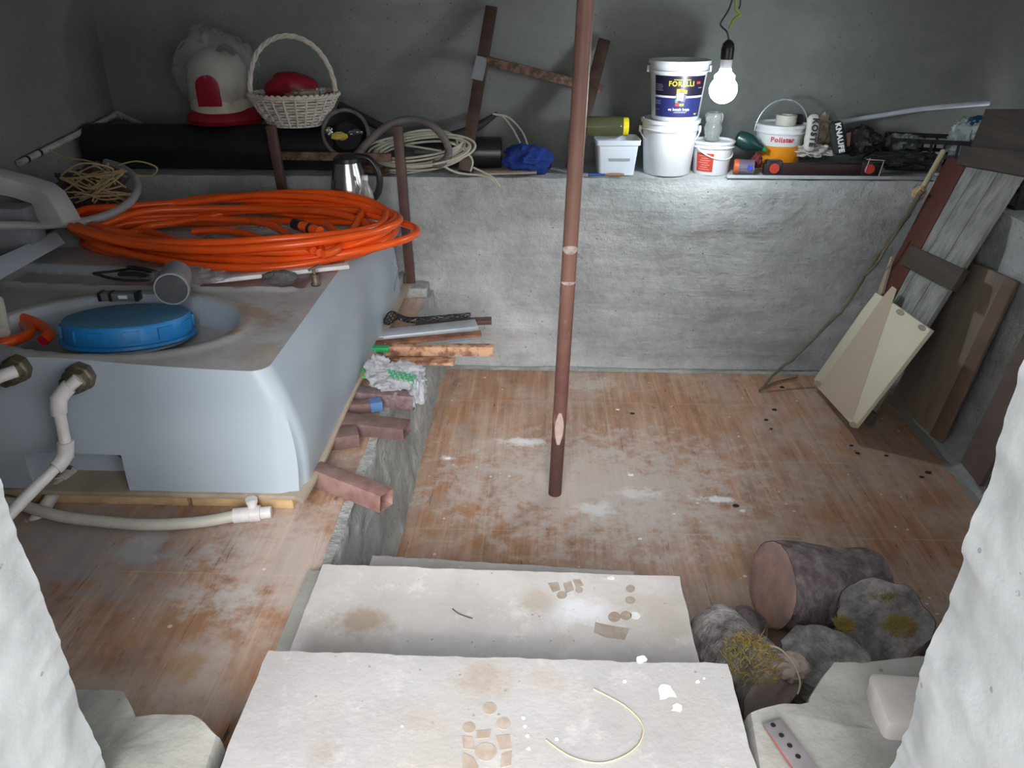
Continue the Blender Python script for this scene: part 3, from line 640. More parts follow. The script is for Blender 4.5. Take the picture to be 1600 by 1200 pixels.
# pipework at the tank front
def pipe_thing(name, label, pts, r, mat, elbows, n=1, er=1.28):
    t = thing(name, label, 'pipe', pts[0]); MB().tube(spline(pts, n) if n > 1 else pts, r, 18).build('pipe_run', mat, t, world=True)
    for (i, mt) in elbows:
        a = Vector(pts[i]); d0 = (Vector(pts[i - 1]) - a).normalized() if i > 0 else None; d1 = (Vector(pts[i + 1]) - a).normalized() if i < len(pts) - 1 else None
        L = r * 2.1; q = ([a + d0 * L * 1.3, a + d0 * L] if d0 else [a]) + [a + (d0 or d1) * L * .25 + (d1 or d0) * L * .25 if d0 and d1 else a] + ([a + d1 * L, a + d1 * L * 1.3] if d1 else [a])
        q = [p for k, p in enumerate(q) if k == 0 or (p - q[k - 1]).length > 1e-4]; qs = spline(q, 5) if len(q) > 2 else q
        MB().tube(qs, r * er, 18).build('elbow', mt, t, world=True)
    return t
a0 = PY(122, 592, 1.80); a1 = PY(88, 622, 1.765); a2 = PY(106, 712, 1.755)
pipe_thing('water_pipe', 'white plastic pipe bent down from the tank outlet with two elbows', [a0, a1, a2, PY(52, 765, 1.66), PY(-30, 850, 1.52)], .0165, M_pvc, [(1, M_pvc), (2, M_pvc)])
pipe_thing('water_pipe', 'dirty plaster-smeared drain pipe angling down from the tank notch', [PY(112, 738, 1.93), PY(90, 762, 1.86), PY(62, 805, 1.78), PY(32, 842, 1.73), PY(28, 880, 1.69)], .019, M_pvcd, [(0, M_pvcd), (3, M_pvcd)])
pipe_thing('water_pipe', 'short white pipe end entering the left brass outlet at the photo edge', [PY(24, 580, 1.80), PY(0, 588, 1.77), PY(-60, 620, 1.74)], .017, M_pvc, [])
zc = HP + .022
t = thing('garden_pipe', 'cream flexible pipe lying along the tank foot with a white tee', 'pipe', P(230, 815, HP))
MB().tube(spline([P(-60, 772, zc), P(20, 786, zc), P(90, 806, zc), P(150, 814, zc), P(230, 820, zc), P(310, 816, zc), P(368, 806, zc)], 8), .0165, 18).build('pipe_run', M_cream, t, world=True)
A, B = P(365, 806, zc), P(424, 800, zc); d = (B - A).normalized()
m = MB(); m.tube([A, A + d * .045, A + d * .046, A + d * .075, A + d * .076, B], [.022, .022, .024, .024, .018, .018], 18); m.tube([A + d * .055, A + d * .055 + Vector((-.004, .012, .042))], .014, 16)
m.tube([A + d * .055 + Vector((-.004, .012, .032)), A + d * .055 + Vector((-.004, .012, .044))], .017, 16)
lab(m.build('tee_fitting', M_pvc, t, world=True), 'white tee fitting')

# ------------------------------------------------------------------ things on the tank
def topz(x, y): return tank_top(x, y)
def ontop(px, py, dz=0, z=.9):
    q = P(px, py, z)
    for _ in range(4): q = P(px, py, tank_top(q.x, q.y) + dz)
    return q
def hose():
    t = thing('orange_hose', 'big coil of bright orange hose heaped on the tank top', 'hose', P(375, 365, .9))
    cx, cy = -1.205, 3.03
    mb = MB(); pts = []; loops = 12
    for L in range(loops):
        r_ = rnd.uniform(.86, 1.0); dx, dy = rnd.uniform(-.05, .04), rnd.uniform(-.05, .05); rx = .68 * r_; ry = .375 * rnd.uniform(.78, 1.02); tl = rnd.uniform(-.08, .08)
        if L == 3: rx, dx = .60, .14
        if L == 6: rx, dx = .52, -.14
        for k in range(14):
            a = 2 * math.pi * k / 14 + .7; x = rx * math.cos(a); y = ry * math.sin(a) * (1 - .18 * math.cos(a) * -1)
            x, y = x + tl * y, y + tl * x * .35
            X, Y = cx + dx + x, cy + dy + y
            h = .022 + .008 * L + .012 * math.sin(a * 3 + L)
            pts.append(Vector((X, Y, min(max(topz(min(max(X, TX0 + .1), -.76), min(max(Y, 1.95), 3.5)), .88), .93) + h)))
    for i in range(len(pts) - 14):      # ease loops into one another
        k = i % 14
        if k > 9: f = (k - 9) / 5 * .5; pts[i] = pts[i].lerp(pts[i + 14], f)
        if k < 3 and i >= 14: f = (3 - k) / 3 * .3; pts[i] = pts[i].lerp(pts[i - 14], f)
    MB().tube(spline(pts, 7), .0155, 12).build('hose_tube', M_orange, t, world=True)
    # inner fittings: hose end with black collar and a loose inner bend
    a = [P(468, 352, 1.0), P(500, 362, 1.0)]
    MB().tube(a, .019, 14).build('coupling', M_orange, t, world=True)
    MB().tube([a[0].lerp(a[1], -.25), a[0].lerp(a[1], .12)], .022, 14).build('collar', M_black, t, world=True)
    MB().tube([a[0].lerp(a[1], .5), a[0].lerp(a[1], .62)], .0205, 14).build('collar', M_black, t, world=True)
    for q in ([(500, 362), (502, 380), (500, 395)], [(510, 352), (530, 368), (528, 388), (505, 398)], [(395, 345), (430, 355), (468, 378), (490, 392)], [(300, 362), (350, 360), (395, 368), (420, 385)], [(175, 372), (220, 362), (262, 372), (300, 392)]):
        MB().tube(spline([P(x, y, .965) for x, y in q], 8), .0145, 12).build('hose_loop', M_orange, t, world=True)
    m = MB(); m.tube([P(178, 368, .95), P(168, 373, .95)], .019, 16); m.build('hose_end', M_orange, t, world=True)
hose()
t = thing('hose_offcut', 'short orange hose bend with an open cut end beside the blue lid', 'hose', P(40, 520, .83))
q = spline([P(-60, 490, .86), P(-10, 494, .87), P(30, 496, .865), P(62, 508, .86), P(76, 522, .855), P(66, 533, .85)], 8)
m = MB(); m.tube(q, .0175, 16, cap=False); m.tube(q[::-1][:6], .0135, 16, cap=True, mi=1); m.build('hose_tube', [M_orange, M_redp], t, world=True)
m = MB(); m.tube(spline([P(-50, 548, .87), P(-10, 540, .87), P(22, 532, .87), P(46, 520, .86), P(40, 508, .85), P(10, 505, .84)], 8), .0165, 14)
lab(m.build('hose_loop', M_orange, t, world=True), 'shiny orange loop crossing in front')
m = MB(); m.tube([P(-6, 470, .96), P(4, 520, .90)], [.02, .021], 14); tag(m.build('striped_pipe_stub', M_cream), 'cream striped pipe stub standing at the left photo edge', 'pipe')
# battery pack behind lid
c = P(188, 465, .88); t = thing('battery_pack', 'small grey rectangular pack with black ends behind the blue lid', 'battery', (c.x, c.y, max(topz(c.x, c.y), .872)), (0, 0, R(2)))
MB().box((0, 0, .014), (.118, .035, .028)).build('casing', M_battery, t, bevel=.003)
for s in (-.062, -.026, .062): MB().box((s, 0, .0145), (.012, .037, .030)).build('end_cap', M_black, t, bevel=.002)
m = MB(); m.box((.018, -.0182, .016), (.03, .001, .012)); m.build('sticker', M_whitet, t)
# grey cylinder (pipe reducer in clear film)
a, b = P(268, 452, .96), P(283, 410, .96); d = (b - a).normalized()
t = thing('pipe_socket', 'grey plastic pipe socket with closed round end facing the camera, in clear film', 'pipe', a)
m = MB(); m.tube([a, a + d * .012, a + d * .014, a + d * .15], [.053, .055, .050, .048], 32); m.build('socket', M_greypvc, t, world=True)
m = MB(); m.tube([a - d * .0045, a - d * .001], [.046, .048], 28); m.build('end_plug', plain('dark_grey_plug', (.045, .045, .05), (.08, .08, .085), 9, .6), t, world=True)
def crumple(name, c, sz, mat, parent=None, seed=0, label=None, cat=None, fold=2.2, world=True, amt=.35, n=28, squash=1):
    mb = MB(); c = Vector(c)
    def f(u, v):
        a = u * 2 * math.pi; p = (v - .5) * math.pi; d = Vector((math.cos(a) * math.cos(p), math.sin(a) * math.cos(p), math.sin(p)))
        k = 1 + amt * noise.fractal(d * fold + Vector((seed, seed * 2, 0)), .8, 2, 4); r_ = abs(noise.noise(d * fold * 2.3 + Vector((seed, 1, 5)))) * amt
        return c + Vector((d.x * sz[0], d.y * sz[1], max(d.z, -.75) * sz[2])) * (k - r_)
    mb.grid(f, n * 2, n); o = mb.build(name, mat, parent, world=world, ang=28)
    return tag(o, label, cat) if label else o
crumple('clear_bag', P(292, 432, .93), (.13, .07, .03), M_film, t, 3)
crumple('clear_bag', P(410, 372, .92), (.24, .14, .035), M_film, None, 5, 'crumpled clear plastic bag lying inside the orange hose coil', 'bag')
# black strap tools
t = thing('black_pliers', 'black handled pliers and strap lying left of the grey socket', 'tool', P(200, 432, .9))
MB().tube(spline([P(146, 427, .905), P(175, 424, .91), P(215, 420, .925), P(255, 428, .92), P(225, 438, .91), P(180, 436, .905), P(146, 427, .905)], 6), .005, 8).build('strap_loop', M_blackm, t, world=True)
m = MB(); m.tube(spline([P(185, 428, .92), P(210, 428, .925), P(240, 433, .92)], 5), [.006] + [.014] * 9 + [.008], 10, flat=.6); m.build('handle', M_blackm, t, world=True)
m = MB(); m.tube(spline([P(198, 418, .935), P(225, 421, .935), P(256, 430, .93)], 5), [.005] + [.009] * 9 + [.006], 10); m.build('handle', M_black, t, world=True)
# stone, valve, trunking strips
c = P(441, 436, .93); crumple('stone', c + Vector((0, -.02, .012)), (.062, .035, .026), M_stone, None, 11, 'dark grey oval stone in front of the orange hose', 'stone', 1.5, True, .2, 16)
c = ontop(494, 446); t = thing('brass_valve', 'small corroded brass valve standing near the tank edge', 'valve', c)
m = MB(); m._capt = True; m.lathe([(.016, 0), (.018, .006), (.015, .012), (.013, .032), (.016, .034), (.016, .042)], 12); m.build('body', M_brass, t)
MB().tube([(0, 0, .03), (-.004, .0, .062)], .006, 8).build('stem', M_brass, t); MB().box((.0, 0, .066), (.045, .012, .006), Euler((0, R(-20), R(30))).to_matrix()).build('handle', M_brass, t, bevel=.002)
m = MB(); m.beam(P(330, 438, .915), P(545, 415, .915), .035, .015); tag(m.build('trunking_strip', M_pvc, bevel=.003), 'long white plastic trunking strip in front of the orange hose', 'strip')
m = MB(); m.beam(P(470, 378, .94), P(578, 372, .94), .04, .018); tag(m.build('trunking_strip', M_pvc, bevel=.003), 'short white plastic strip lying inside the coil near its right end', 'strip')
# left group: gutter bracket, folded sheet, cable bundle, grey hose arc
t = thing('gutter_elbow', 'pale plastic rectangular gutter elbow bent downwards at the left edge', 'gutter', P(60, 330, .9))
m = MB(); YG = 2.75
top = [PY(-60, 262, YG - .1), PY(18, 280, YG), PY(56, 292, YG + .02), PY(72, 304, YG + .02), PY(86, 325, YG + .02), PY(100, 350, YG + .02)]
bot = [p + Vector(o_) for p, o_ in zip(top, [(-.01, -.01, -.065), (-.01, -.01, -.065), (-.03, -.01, -.06), (-.055, -.01, -.045), (-.075, -.01, -.025), (-.085, -.01, 0)])]; off = Vector((.03, .07, .0))
vs = []
for a, b in zip(top, bot): vs += [a, a + off, b + off, b]
fs = []
for i in range(len(top) - 1):
    for k in range(4): fs.append([i * 4 + k, i * 4 + (k + 1) % 4, i * 4 + 4 + (k + 1) % 4, i * 4 + 4 + k])
fs.append([0, 3, 2, 1]); fs.append([20, 21, 22, 23]); m.add(vs, fs); m.build('elbow_body', M_gutter, t, world=True, bevel=.004)
q_ = PY(10, 330, 2.85); m = MB(); m.box((q_.x, q_.y, .985), (.20, .10, .19)); m.build('outlet_box', M_greypvc, t, world=True, bevel=.006)
m = MB(); m.slab([P(-70, 480, .915), P(0, 432, .915), P(98, 378, .93), P(85, 362, .95), P(0, 400, .945), P(-70, 430, .94)], .012)
o = tag(m.build('folded_sheet', M_paper, bevel=.003), 'folded pale blue-white sheet lying diagonally at the left edge', 'sheet')
t = thing('flexible_conduit', 'thick pale grey flexible conduit arcing around the straw cable bundle', 'hose', P(150, 340, .92))
m = MB(); m.tube(spline([PY(-60, 352, 2.62), PY(20, 352, 2.74), PY(90, 350, 2.86), PY(150, 342, 2.96), PY(195, 322, 3.08), PY(214, 298, 3.2), PY(208, 276, 3.3), PY(190, 262, 3.38), PY(165, 254, 3.42)], 8), .017, 14)
m.build('conduit_tube', M_gutter, t, world=True)
t = thing('cable_bundle', 'loose tangle of thin straw-coloured cable beside the gutter elbow', 'cable', P(150, 300, .93))
for k in range(15):
    x0, y0 = rnd.uniform(88, 125), rnd.uniform(265, 318); x2, y2 = rnd.uniform(160, 202), rnd.uniform(260, 312); zz = rnd.uniform(3.08, 3.22)
    pts = [PY(x0, y0, zz), PY((x0 + x2) / 2 + rnd.uniform(-10, 10), (y0 + y2) / 2 + rnd.uniform(-16, 16), zz - .02), PY(x2, y2, zz), PY(x2 + rnd.uniform(-12, 6), y2 - rnd.uniform(-14, 14), zz), PY(x0 + rnd.uniform(10, 60), y0 + rnd.uniform(-14, 14), zz)]
    MB().tube(spline(pts, 8), .0036, 7).build('cable_loop', M_twine, t, world=True)
MB().tube(spline([PY(78, 234, 3.3), PY(100, 246, 3.3), PY(140, 252, 3.25), PY(170, 266, 3.2), PY(180, 288, 3.15)], 8), .0036, 7).build('cable_loop', M_twine, t, world=True)
MB().tube(spline([PY(185, 258, 3.3), PY(215, 252, 3.3), PY(245, 262, 3.3), PY(235, 275, 3.3), PY(205, 272, 3.3)], 8), .0036, 7).build('cable_loop', M_twine, t, world=True)
crumple('dark_pad', PY(145, 292, 3.36) - Vector((0, 0, .03)), (.17, .09, .12), plain('brown_felt', (.10, .075, .06), (.07, .05, .04), 12, .9), None, 21, 'dark brown felt lump behind the straw cable tangle', 'pad')

# ------------------------------------------------------------------ back-left: pipes, vacuum, basket
XP0, XP1, YP, RP = -2.235, -1.00, 3.88, .108
m = MB(); ZP = HL + RP
prof = [Vector((XP0, YP, ZP)), Vector((XP1, YP, ZP))]
m.tube(prof, RP, 48, cap=False); m.tube(prof[::-1], RP - .008, 48, cap=False)
for xx in (XP0, XP1):
    m.tube([Vector((xx - .0001, YP, ZP)), Vector((xx + .0001, YP, ZP))], [RP, RP - .008], 48, cap=False)
tag(m.build('drain_pipe', M_pipeb), 'wide black drain pipe lying along the ledge in the left corner', 'pipe')
m = MB(); x0, x1 = PY(650, 245, 3.9).x, PY(783, 245, 3.9).x
m.tube([(x0, 3.93, HL + .078), (x1, 3.93, HL + .078)], .077, 40, cap=False); m.tube([(x1, 3.93, HL + .078), (x0, 3.93, HL + .078)], .070, 40, cap=False); m.tube([(x1 - .0001, 3.93, HL + .078), (x1, 3.93, HL + .078)], [.077, .070], 40, cap=False)
tag(m.build('drain_pipe', M_pipeb), 'shorter glossy black pipe behind the leaning frame, left of the blue cloth', 'pipe')
t = thing('wall_conduit', 'thin pale conduit bent over the left corner of the room', 'pipe', PX(30, 255, XL + .02))
a, b, c_ = PX(30, 255, XL + .02), Vector((XL + .03, YB - .03, PY(180, 178, YB - .03).z)), PY(262, 212, YB - .02)
MB().tube([a, b, c_], .014, 12).build('conduit_run', M_pvcd, t, world=True)
MB().tube([b + (a - b).normalized() * .03, b, b + (c_ - b).normalized() * .03], .018, 12).build('corner_joint', M_pvcd, t, world=True)
for f_ in (.93, .82): MB().tube([b.lerp(a, f_), b.lerp(a, f_ + .015)], .0165, 12).build('joint_ring', M_black, t, world=True)
# vacuum cleaner in a clear cover
vb = PY(352, 203, 3.93); vz = ZP + RP
t = thing('vacuum_cleaner', 'cream tub vacuum cleaner with crimson door and base, wrapped in clear film', 'vacuum cleaner', (vb.x, 3.95, vz))
m = MB(); m._capt = True; m.lathe([(.145, .05), (.150, .08), (.142, .18), (.128, .26), (.105, .30), (.06, .325), (.02, .33)], 40); m.build('tub', M_vac, t)
m = MB(); m._capt = True
def vring(k, z): return [(k * .17 * (1 + .10 * math.cos(3 * a)) * math.cos(a), k * .15 * math.sin(a), z) for a in [2 * math.pi * i / 48 for i in range(48)]]
vs = vring(1.0, .0) + vring(1.1, .02) + vring(1.05, .045) + vring(.85, .07); fs = [[i * 48 + k, i * 48 + (k + 1) % 48, i * 48 + 48 + (k + 1) % 48, i * 48 + 48 + k] for i in range(3) for k in range(48)] + [list(range(48))[::-1], [144 + k for k in range(48)]]
m.add(vs, fs); lab(m.build('base', M_red, t), 'crimson wavy base')
m = MB(); arc = [(-.055, .09), (.055, .09), (.055, .18)] + [(.055 * math.cos(a), .18 + .05 * math.sin(a)) for a in [R(20 * k) for k in range(1, 9)]] + [(-.055, .18)]
m.prism(arc, .02, Matrix.Translation((0, -.142, 0)) @ Matrix.Rotation(R(90), 4, 'X')); dd = m.build('door', M_red, t, bevel=.004); lab(dd, 'crimson arched door panel')
MB().box((.0, -.152, .19), (.012, .01, .03)).build('latch', M_black, t, bevel=.002)
MB().box((.0, -.150, .135), (.05, .006, .006)).build('latch', M_black, t, bevel=.002)
m = MB(); m.tube(spline([(.03, -.04, .315), (.07, -.05, .345), (.11, -.03, .31)], 6), .014, 12); m.build('carry_handle', M_black, t)
crumple('clear_cover', (0, 0, .23), (.20, .17, .21), M_film, t, 31, world=False, amt=.16, fold=1.6)
# wicker basket
bb = PY(462, 207, 3.80)
t = thing('wicker_basket', 'white woven wicker basket with tall round handle on the black pipe', 'basket', (bb.x, 3.84, vz), (0, 0, R(8)))
m = MB(); NS = 24; H_, r0, r1 = .135, .115, .205
for j in range(11):
    z = .006 + H_ * j / 10; r_ = r0 + (r1 - r0) * (j / 10) ** .8; pts = []
    for k in range(NS * 4):
        a = 2 * math.pi * k / (NS * 4); w = .0075 * math.cos(NS / 2 * a + (math.pi if j % 2 else 0)); pts.append(((r_ + w) * math.cos(a), (r_ + w) * math.sin(a) * .8, z))
    m.tube(pts, .0056, 6, closed=True)
m.build('woven_side', M_wicker, t)
m = MB()
for k in range(NS):
    a = 2 * math.pi * (k + .5) / NS; m.tube([((r0 + (r1 - r0) * (q / 6) ** .8 + .004) * math.cos(a), (r0 + (r1 - r0) * (q / 6) ** .8 + .004) * .8 * math.sin(a), .006 + H_ * q / 6) for q in range(7)], .0062, 6)
m.build('stake', M_wicker, t)['kind'] = 'stuff'
m = MB()
for ph in (0, math.pi):
    pts = [((r1 + .004) * math.cos(a) + .005 * math.cos(a * 22 + ph), (r1 + .004) * .8 * math.sin(a), H_ + .008 + .006 * math.sin(a * 22 + ph)) for a in [2 * math.pi * k / 150 for k in range(150)]]; m.tube(pts, .007, 6, closed=True)
m.build('rim', M_wicker, t)
m = MB(); m.tube([(0, 0, 0), (0, 0, .006)], [r0, r0], 24)
for q in m.v: q.y *= .8
m.build('bottom', M_wicker, t)
m = MB()
for ph in (0, 2.1, 4.2):
    pts = []
    for k in range(70):
        u = k / 69; a = math.pi * u; tw = u * 34 + ph; x = -.198 * math.cos(a); z = H_ - .01 + .27 * math.sin(a) ** .85
        pts.append((x + .006 * math.cos(tw) * -math.cos(a), .006 * math.sin(tw), z + .006 * math.cos(tw) * math.sin(a)))
    m.tube(pts, .0068, 7)
m.build('handle', M_wicker, t)
bw = WM[t.name]
o = crumple('red_hat', bw @ Vector((-.01, .05, .15)), (.135, .07, .09), M_red, None, 2, 'crimson rounded hat-like object lying in the wicker basket', 'hat', 1.0, True, .1)
o = crumple('cream_rag', bw @ Vector((.05, -.04, .135)), (.085, .05, .035), M_tan, None, 4, 'cream cloth rag at the front of the wicker basket', 'rag', 2, True, .3, 18)
c_ = bw @ Vector((.135, -.03, .12)); m = MB(); m._capt = True; m.lathe([(.022, 0), (.024, .01), (.024, .05), (.02, .055)], 20, Matrix.Translation(c_)); tag(m.build('glass_jar', M_jarg), 'tiny clear jar at the right end inside the wicker basket', 'jar')

# ------------------------------------------------------------------ steel frames
def frame_thing(label, legs, bars, plates, mat_leg, mat_bar, wl, wb):
    t = thing('steel_trestle', label, 'frame', legs[0][0])
    for a, b in legs: MB().beam(a, b, wl, wl * .6, up=(0, 1, 0)).build('leg', mat_leg, t, world=True, bevel=.002)
    for a, b in bars: MB().beam(a, b, .02, wb, up=(0, 0, 1)).build('cross_bar', mat_bar, t, world=True, bevel=.002)
    for a, b, w in plates: lab(MB().beam(a, b, w, .008, up=(0, 1, 0)).build('joint_plate', M_greypvc, t, world=True), 'bare grey joint plate')
    return t
YL = 3.72
frame_thing('low brown steel trestle frame standing behind the tank, in front of the ledge',
    [(PY(642, 445, YL - .02), PY(621, 197, YL - .02)), (PY(446, 322, YL - .06), PY(423, 196, YL - .06))], [(PY(440, 243, YL - .03), PY(612, 246, YL - .01))], [], M_brown, M_hbar, .045, .038)
fa, fb = PY(725, 268, 3.79), PY(768, 12, 4.16); ga, gb = PY(893, 262, 3.79), PY(944, 64, 4.14)
t = frame_thing('tall brown steel H-shaped frame leaning on the back wall behind the pole',
    [(fa, fa.lerp(fb, .56)), (fa.lerp(fb, .56), fb), (ga, gb)], [(PY(760, 95, 4.03), PY(942, 140, 4.03))], [(fa.lerp(fb, .56) + Vector((-.01, -.018, 0)), fa.lerp(fb, .70) + Vector((-.005, -.018, 0)), .055)], M_brownd, M_hbar, .058, .042)

# ------------------------------------------------------------------ ledge clutter, left half
def onledge(px, Y, z=HL): return PY(px, 300, Y).x
# kettle and bottle behind the hose
kb = ontop(556, 312); kb.y = min(kb.y, 3.50); kz = topz(-.82, 3.45)
kb = PY(552, 312, 3.50); kb.z = topz(kb.x, 3.5) - .0
t = thing('kettle', 'stainless steel electric kettle with black lid and handle on the tank corner', 'kettle', (kb.x - .01, 3.49, kb.z))
t.scale = (1.18, 1.18, 1.22)
m = MB(); m._capt = True; m.lathe([(.074, .022), (.076, .03), (.075, .09), (.062, .15), (.050, .195)], 40); m.build('body', M_steel, t)
m = MB(); m._capt = True; m.lathe([(.076, 0), (.078, .004), (.077, .022)], 40); m.build('base', M_black, t)
m = MB(); m._capt = True; m.lathe([(.051, .195), (.050, .21), (.035, .222), (.012, .226)], 32); m.build('lid', M_black, t)
m = MB(); m.tube(spline([(.03, 0, .215), (.085, 0, .205), (.118, 0, .15), (.112, 0, .09), (.078, 0, .045)], 7), .013, 12); m.build('handle', M_black, t)
m = MB(); m.box((-.03, -.067, .06), (.03, .008, .06)); lab(m.build('reflection_strip', M_redw, t, bevel=.003), 'dark red strip coloured in as a reflection')  # reflection on the steel body, put in as a dark red coloured strip
t = thing('plastic_bottle', 'clear empty plastic bottle standing right of the steel kettle', 'bottle', (kb.x + .085, 3.40, topz(-.8, 3.4)))
m = MB(); m.lathe([(.03, 0), (.033, .006), (.033, .04), (.030, .045), (.033, .05), (.033, .10), (.028, .13), (.012, .165), (.012, .185)], 24); m.build('body', M_jarg, t)
m = MB(); m._capt = True; m.lathe([(.014, .18), (.014, .198), (.012, .2)], 16); m.build('cap', M_whitep, t)
# round basin with yellow peel and foil
ob = PY(540, 208, 3.80)
t = thing('round_basket', 'round brown-rimmed basket tipped on its side with foil inside', 'basket', ob)
m = MB(); Mr = Matrix.Translation(ob) @ Euler((R(72), 0, R(8))).to_matrix().to_4x4()
m._capb = True; m.lathe([(.07, -.10), (.10, -.05), (.105, 0), (.100, 0), (.095, -.05), (.065, -.09), (.001, -.09)], 40, Mr); m.build('bowl', M_blackm, t, world=True)
m = MB(); m.tube([Mr @ Vector((.106 * math.cos(a), .106 * math.sin(a), .004 * math.sin(a * 9))) for a in [2 * math.pi * k / 60 for k in range(60)]], .009, 8, closed=True); m.build('rim', M_greyhose, t, world=True)
crumple('foil_wrap', PY(556, 207, 3.76), (.035, .02, .014), M_foil, None, 3, 'crumpled silver foil inside the tipped round basket', 'foil', 3, True, .4, 14)
crumple('foil_wrap', PY(515, 206, 3.77), (.018, .02, .022), M_foil, None, 9, 'small foil scrap at the left rim of the tipped round basket', 'foil', 3, True, .4, 12)
crumple('yellow_peel', PY(530, 213, 3.755), (.036, .02, .02), plain('yellow_peel', (.62, .52, .10), (.5, .42, .10), 9, .6), None, 8, 'yellow crumpled wrapper inside the tipped round basket', 'wrapper', 2, True, .4, 14)
crumple('wood_chip_heap', PY(585, 262, 3.80), (.16, .05, .035), M_hbar, None, 12, 'small heap of rusty scrap on the ledge behind the kettle', 'scrap', 3, True, .5, 18)
# rubber handle tube
m = MB(); a, b = PY(530, 165, 4.0), PY(604, 203, 3.95); m.tube([a, b], .022, 14); tag(m.build('rubber_grip', M_blackm), 'straight black rubber tube slanting right of the wicker basket', 'tube')
# grey flexible hose loop
t = thing('grey_hose', 'thick grey vacuum hose arching over the white cable coil', 'hose', PY(640, 262, 3.80))
m = MB(); pts = spline([PY(555, 246, 3.70), PY(575, 222, 3.71), PY(605, 197, 3.76), PY(640, 187, 3.78), PY(675, 196, 3.77), PY(697, 222, 3.76), PY(700, 243, 3.755), PY(688, 256, 3.75), PY(676, 256, 3.745)], 16)
m.tube(pts, [.0175 + .0018 * (k % 2) for k in range(len(pts))], 14); m.build('hose_tube', M_greyhose, t, world=True)
# cream cable coil
t = thing('cable_coil', 'coil of cream electric cable heaped on the ledge with trailing ends', 'cable', PY(660, 262, 3.85))
for k in range(9):
    cx, cz = 655 + rnd.uniform(-14, 10), 238 + rnd.uniform(-10, 8); rx, rz = rnd.uniform(60, 82), rnd.uniform(12, 22); yy = 3.80 + rnd.uniform(-.02, .04); ph = rnd.uniform(0, 6)
    pts = [PY(cx + rx * math.cos(a), min(cz + rz * math.sin(a) - 9 * math.cos(a + .5), 266), yy + .05 * math.sin(a) * -1) for a in [2 * math.pi * i / 16 + ph for i in range(16)]]
    MB().tube(spline(pts, 5, True), .0058, 8, closed=True).build('cable_loop', M_cable, t, world=True)
for q in ([(770, 178, 4.1), (785, 182, 4.1), (800, 200, 4.05), (813, 224, 3.98)], [(774, 179, 4.1), (795, 184, 4.1), (815, 205, 4.05), (824, 226, 3.98)], [(700, 222, 3.8), (722, 232, 3.8), (738, 250, 3.80), (735, 268, 3.78)],
          [(690, 258, 3.76), (715, 270, 3.75), (750, 274, 3.745), (768, 280, 3.725), (777, 294, 3.72)], [(740, 262, 3.76), (768, 276, 3.73), (781, 292, 3.715)], [(560, 235, 3.85), (590, 222, 3.85), (640, 228, 3.82), (690, 236, 3.82)]):
    MB().tube(spline([PY(*w) for w in q], 8), .0052, 8).build('cable_end', M_cable, t, world=True)
# black long roll
t = thing('black_umbrella', 'folded black umbrella slanting up behind the brown frame', 'umbrella', PY(740, 205, 4.05))
m = MB(); pts = spline([PY(640, 212, 3.92), PY(690, 214, 3.95), PY(722, 208, 4.0), PY(750, 195, 4.06), PY(773, 180, 4.12)], 6); n_ = len(pts)
m.tube(pts, [.012 + .012 * math.sin(math.pi * k / (n_ - 1)) for k in range(n_)], 10); m.build('canopy', M_blackm, t, world=True)
MB().tube([pts[-4], pts[-1] + (pts[-1] - pts[-4]) * .3], .012, 10).build('tip', M_black, t, world=True)
c_ = P(632, 268, HL); m = MB(); m._capt = True; m.lathe([(.05, .0), (.085, .004), (.10, .012), (.098, .014), (.05, .008), (.01, .008)], 36, Matrix.Translation((c_.x, 3.84, HL + .001))); tag(m.build('plate', M_whitep), 'white plate on the ledge under the cable coil', 'plate')
# blue cloth on thin board
m = MB(); m.slab([Vector(v) for v in [(onledge(742, 3.80), 3.755, HL + .002), (onledge(838, 3.78), 3.755, HL + .012), (onledge(838, 3.9), 3.90, HL + .012), (onledge(742, 3.9), 3.88, HL + .002)]], .008)
tag(m.build('thin_board', M_ply, bevel=.001), 'thin pale wooden board under the blue cloth', 'board')
crumple('blue_cloth', (onledge(826, 3.84), 3.85, HL + .06), (.12, .085, .075), M_cloth, None, 6, 'bright blue crumpled cloth on the ledge left of the pole', 'cloth', 1.1, True, .25, 30)

# ------------------------------------------------------------------ buckets
def bail(parent, r, z, top, mat, name='handle', ang=0, fwd=0, th=.0025, n=24):
    pts = []
    for k in range(n + 1):
        a = math.pi * k / n; x = -math.cos(a) * r; s = math.sin(a); pts.append(Matrix.Rotation(ang, 3, 'Z') @ Vector((x, -fwd * s, z + top * s)))
    return MB().tube(pts, th, 8).build(name, mat, parent)
def bucket(loc, r0, r1, h, label, mat=M_whitep, rot=0, name='bucket', band=None, cat='bucket', group=None, lid=False, rot3=None):
    t = thing(name, label, cat, loc, rot3 or (0, 0, rot), group)
    def rr(z): return r0 + (r1 - r0) * z / h
    prof = [(r0 * .96, 0), (r0, .005), (rr(h * .80), h * .80), (rr(h * .80) + .008, h * .80 + .002), (rr(h * .83) + .009, h * .83), (rr(h * .84) + .002, h * .845), (rr(h * .93) + .001, h * .93), (rr(h) + .007, h * .935), (rr(h) + .008, h - .002), (rr(h) + .004, h)]
    if not lid: prof += [(rr(h) - .003, h), (rr(h * .7) - .003, h * .7), (r0 - .003, .01), (.001, .01)]
    else: prof += [(rr(h) - .004, h + .001), (rr(h) - .010, h - .008), (.001, h - .007)]
    m = MB(); m.lathe(prof, 56); m.build('pail', mat, t)
    return t, rr
B1x = onledge(1042, 3.87); B1 = Vector((PY(1042, 255, 3.88).x, 3.88, HL))
t, rr = bucket(B1, .112, .134, .255, 'plain white bucket standing under the printed paint bucket', lid=True)
bail(t, .142, .205, -.075, M_whitep, fwd=.075, th=.004)
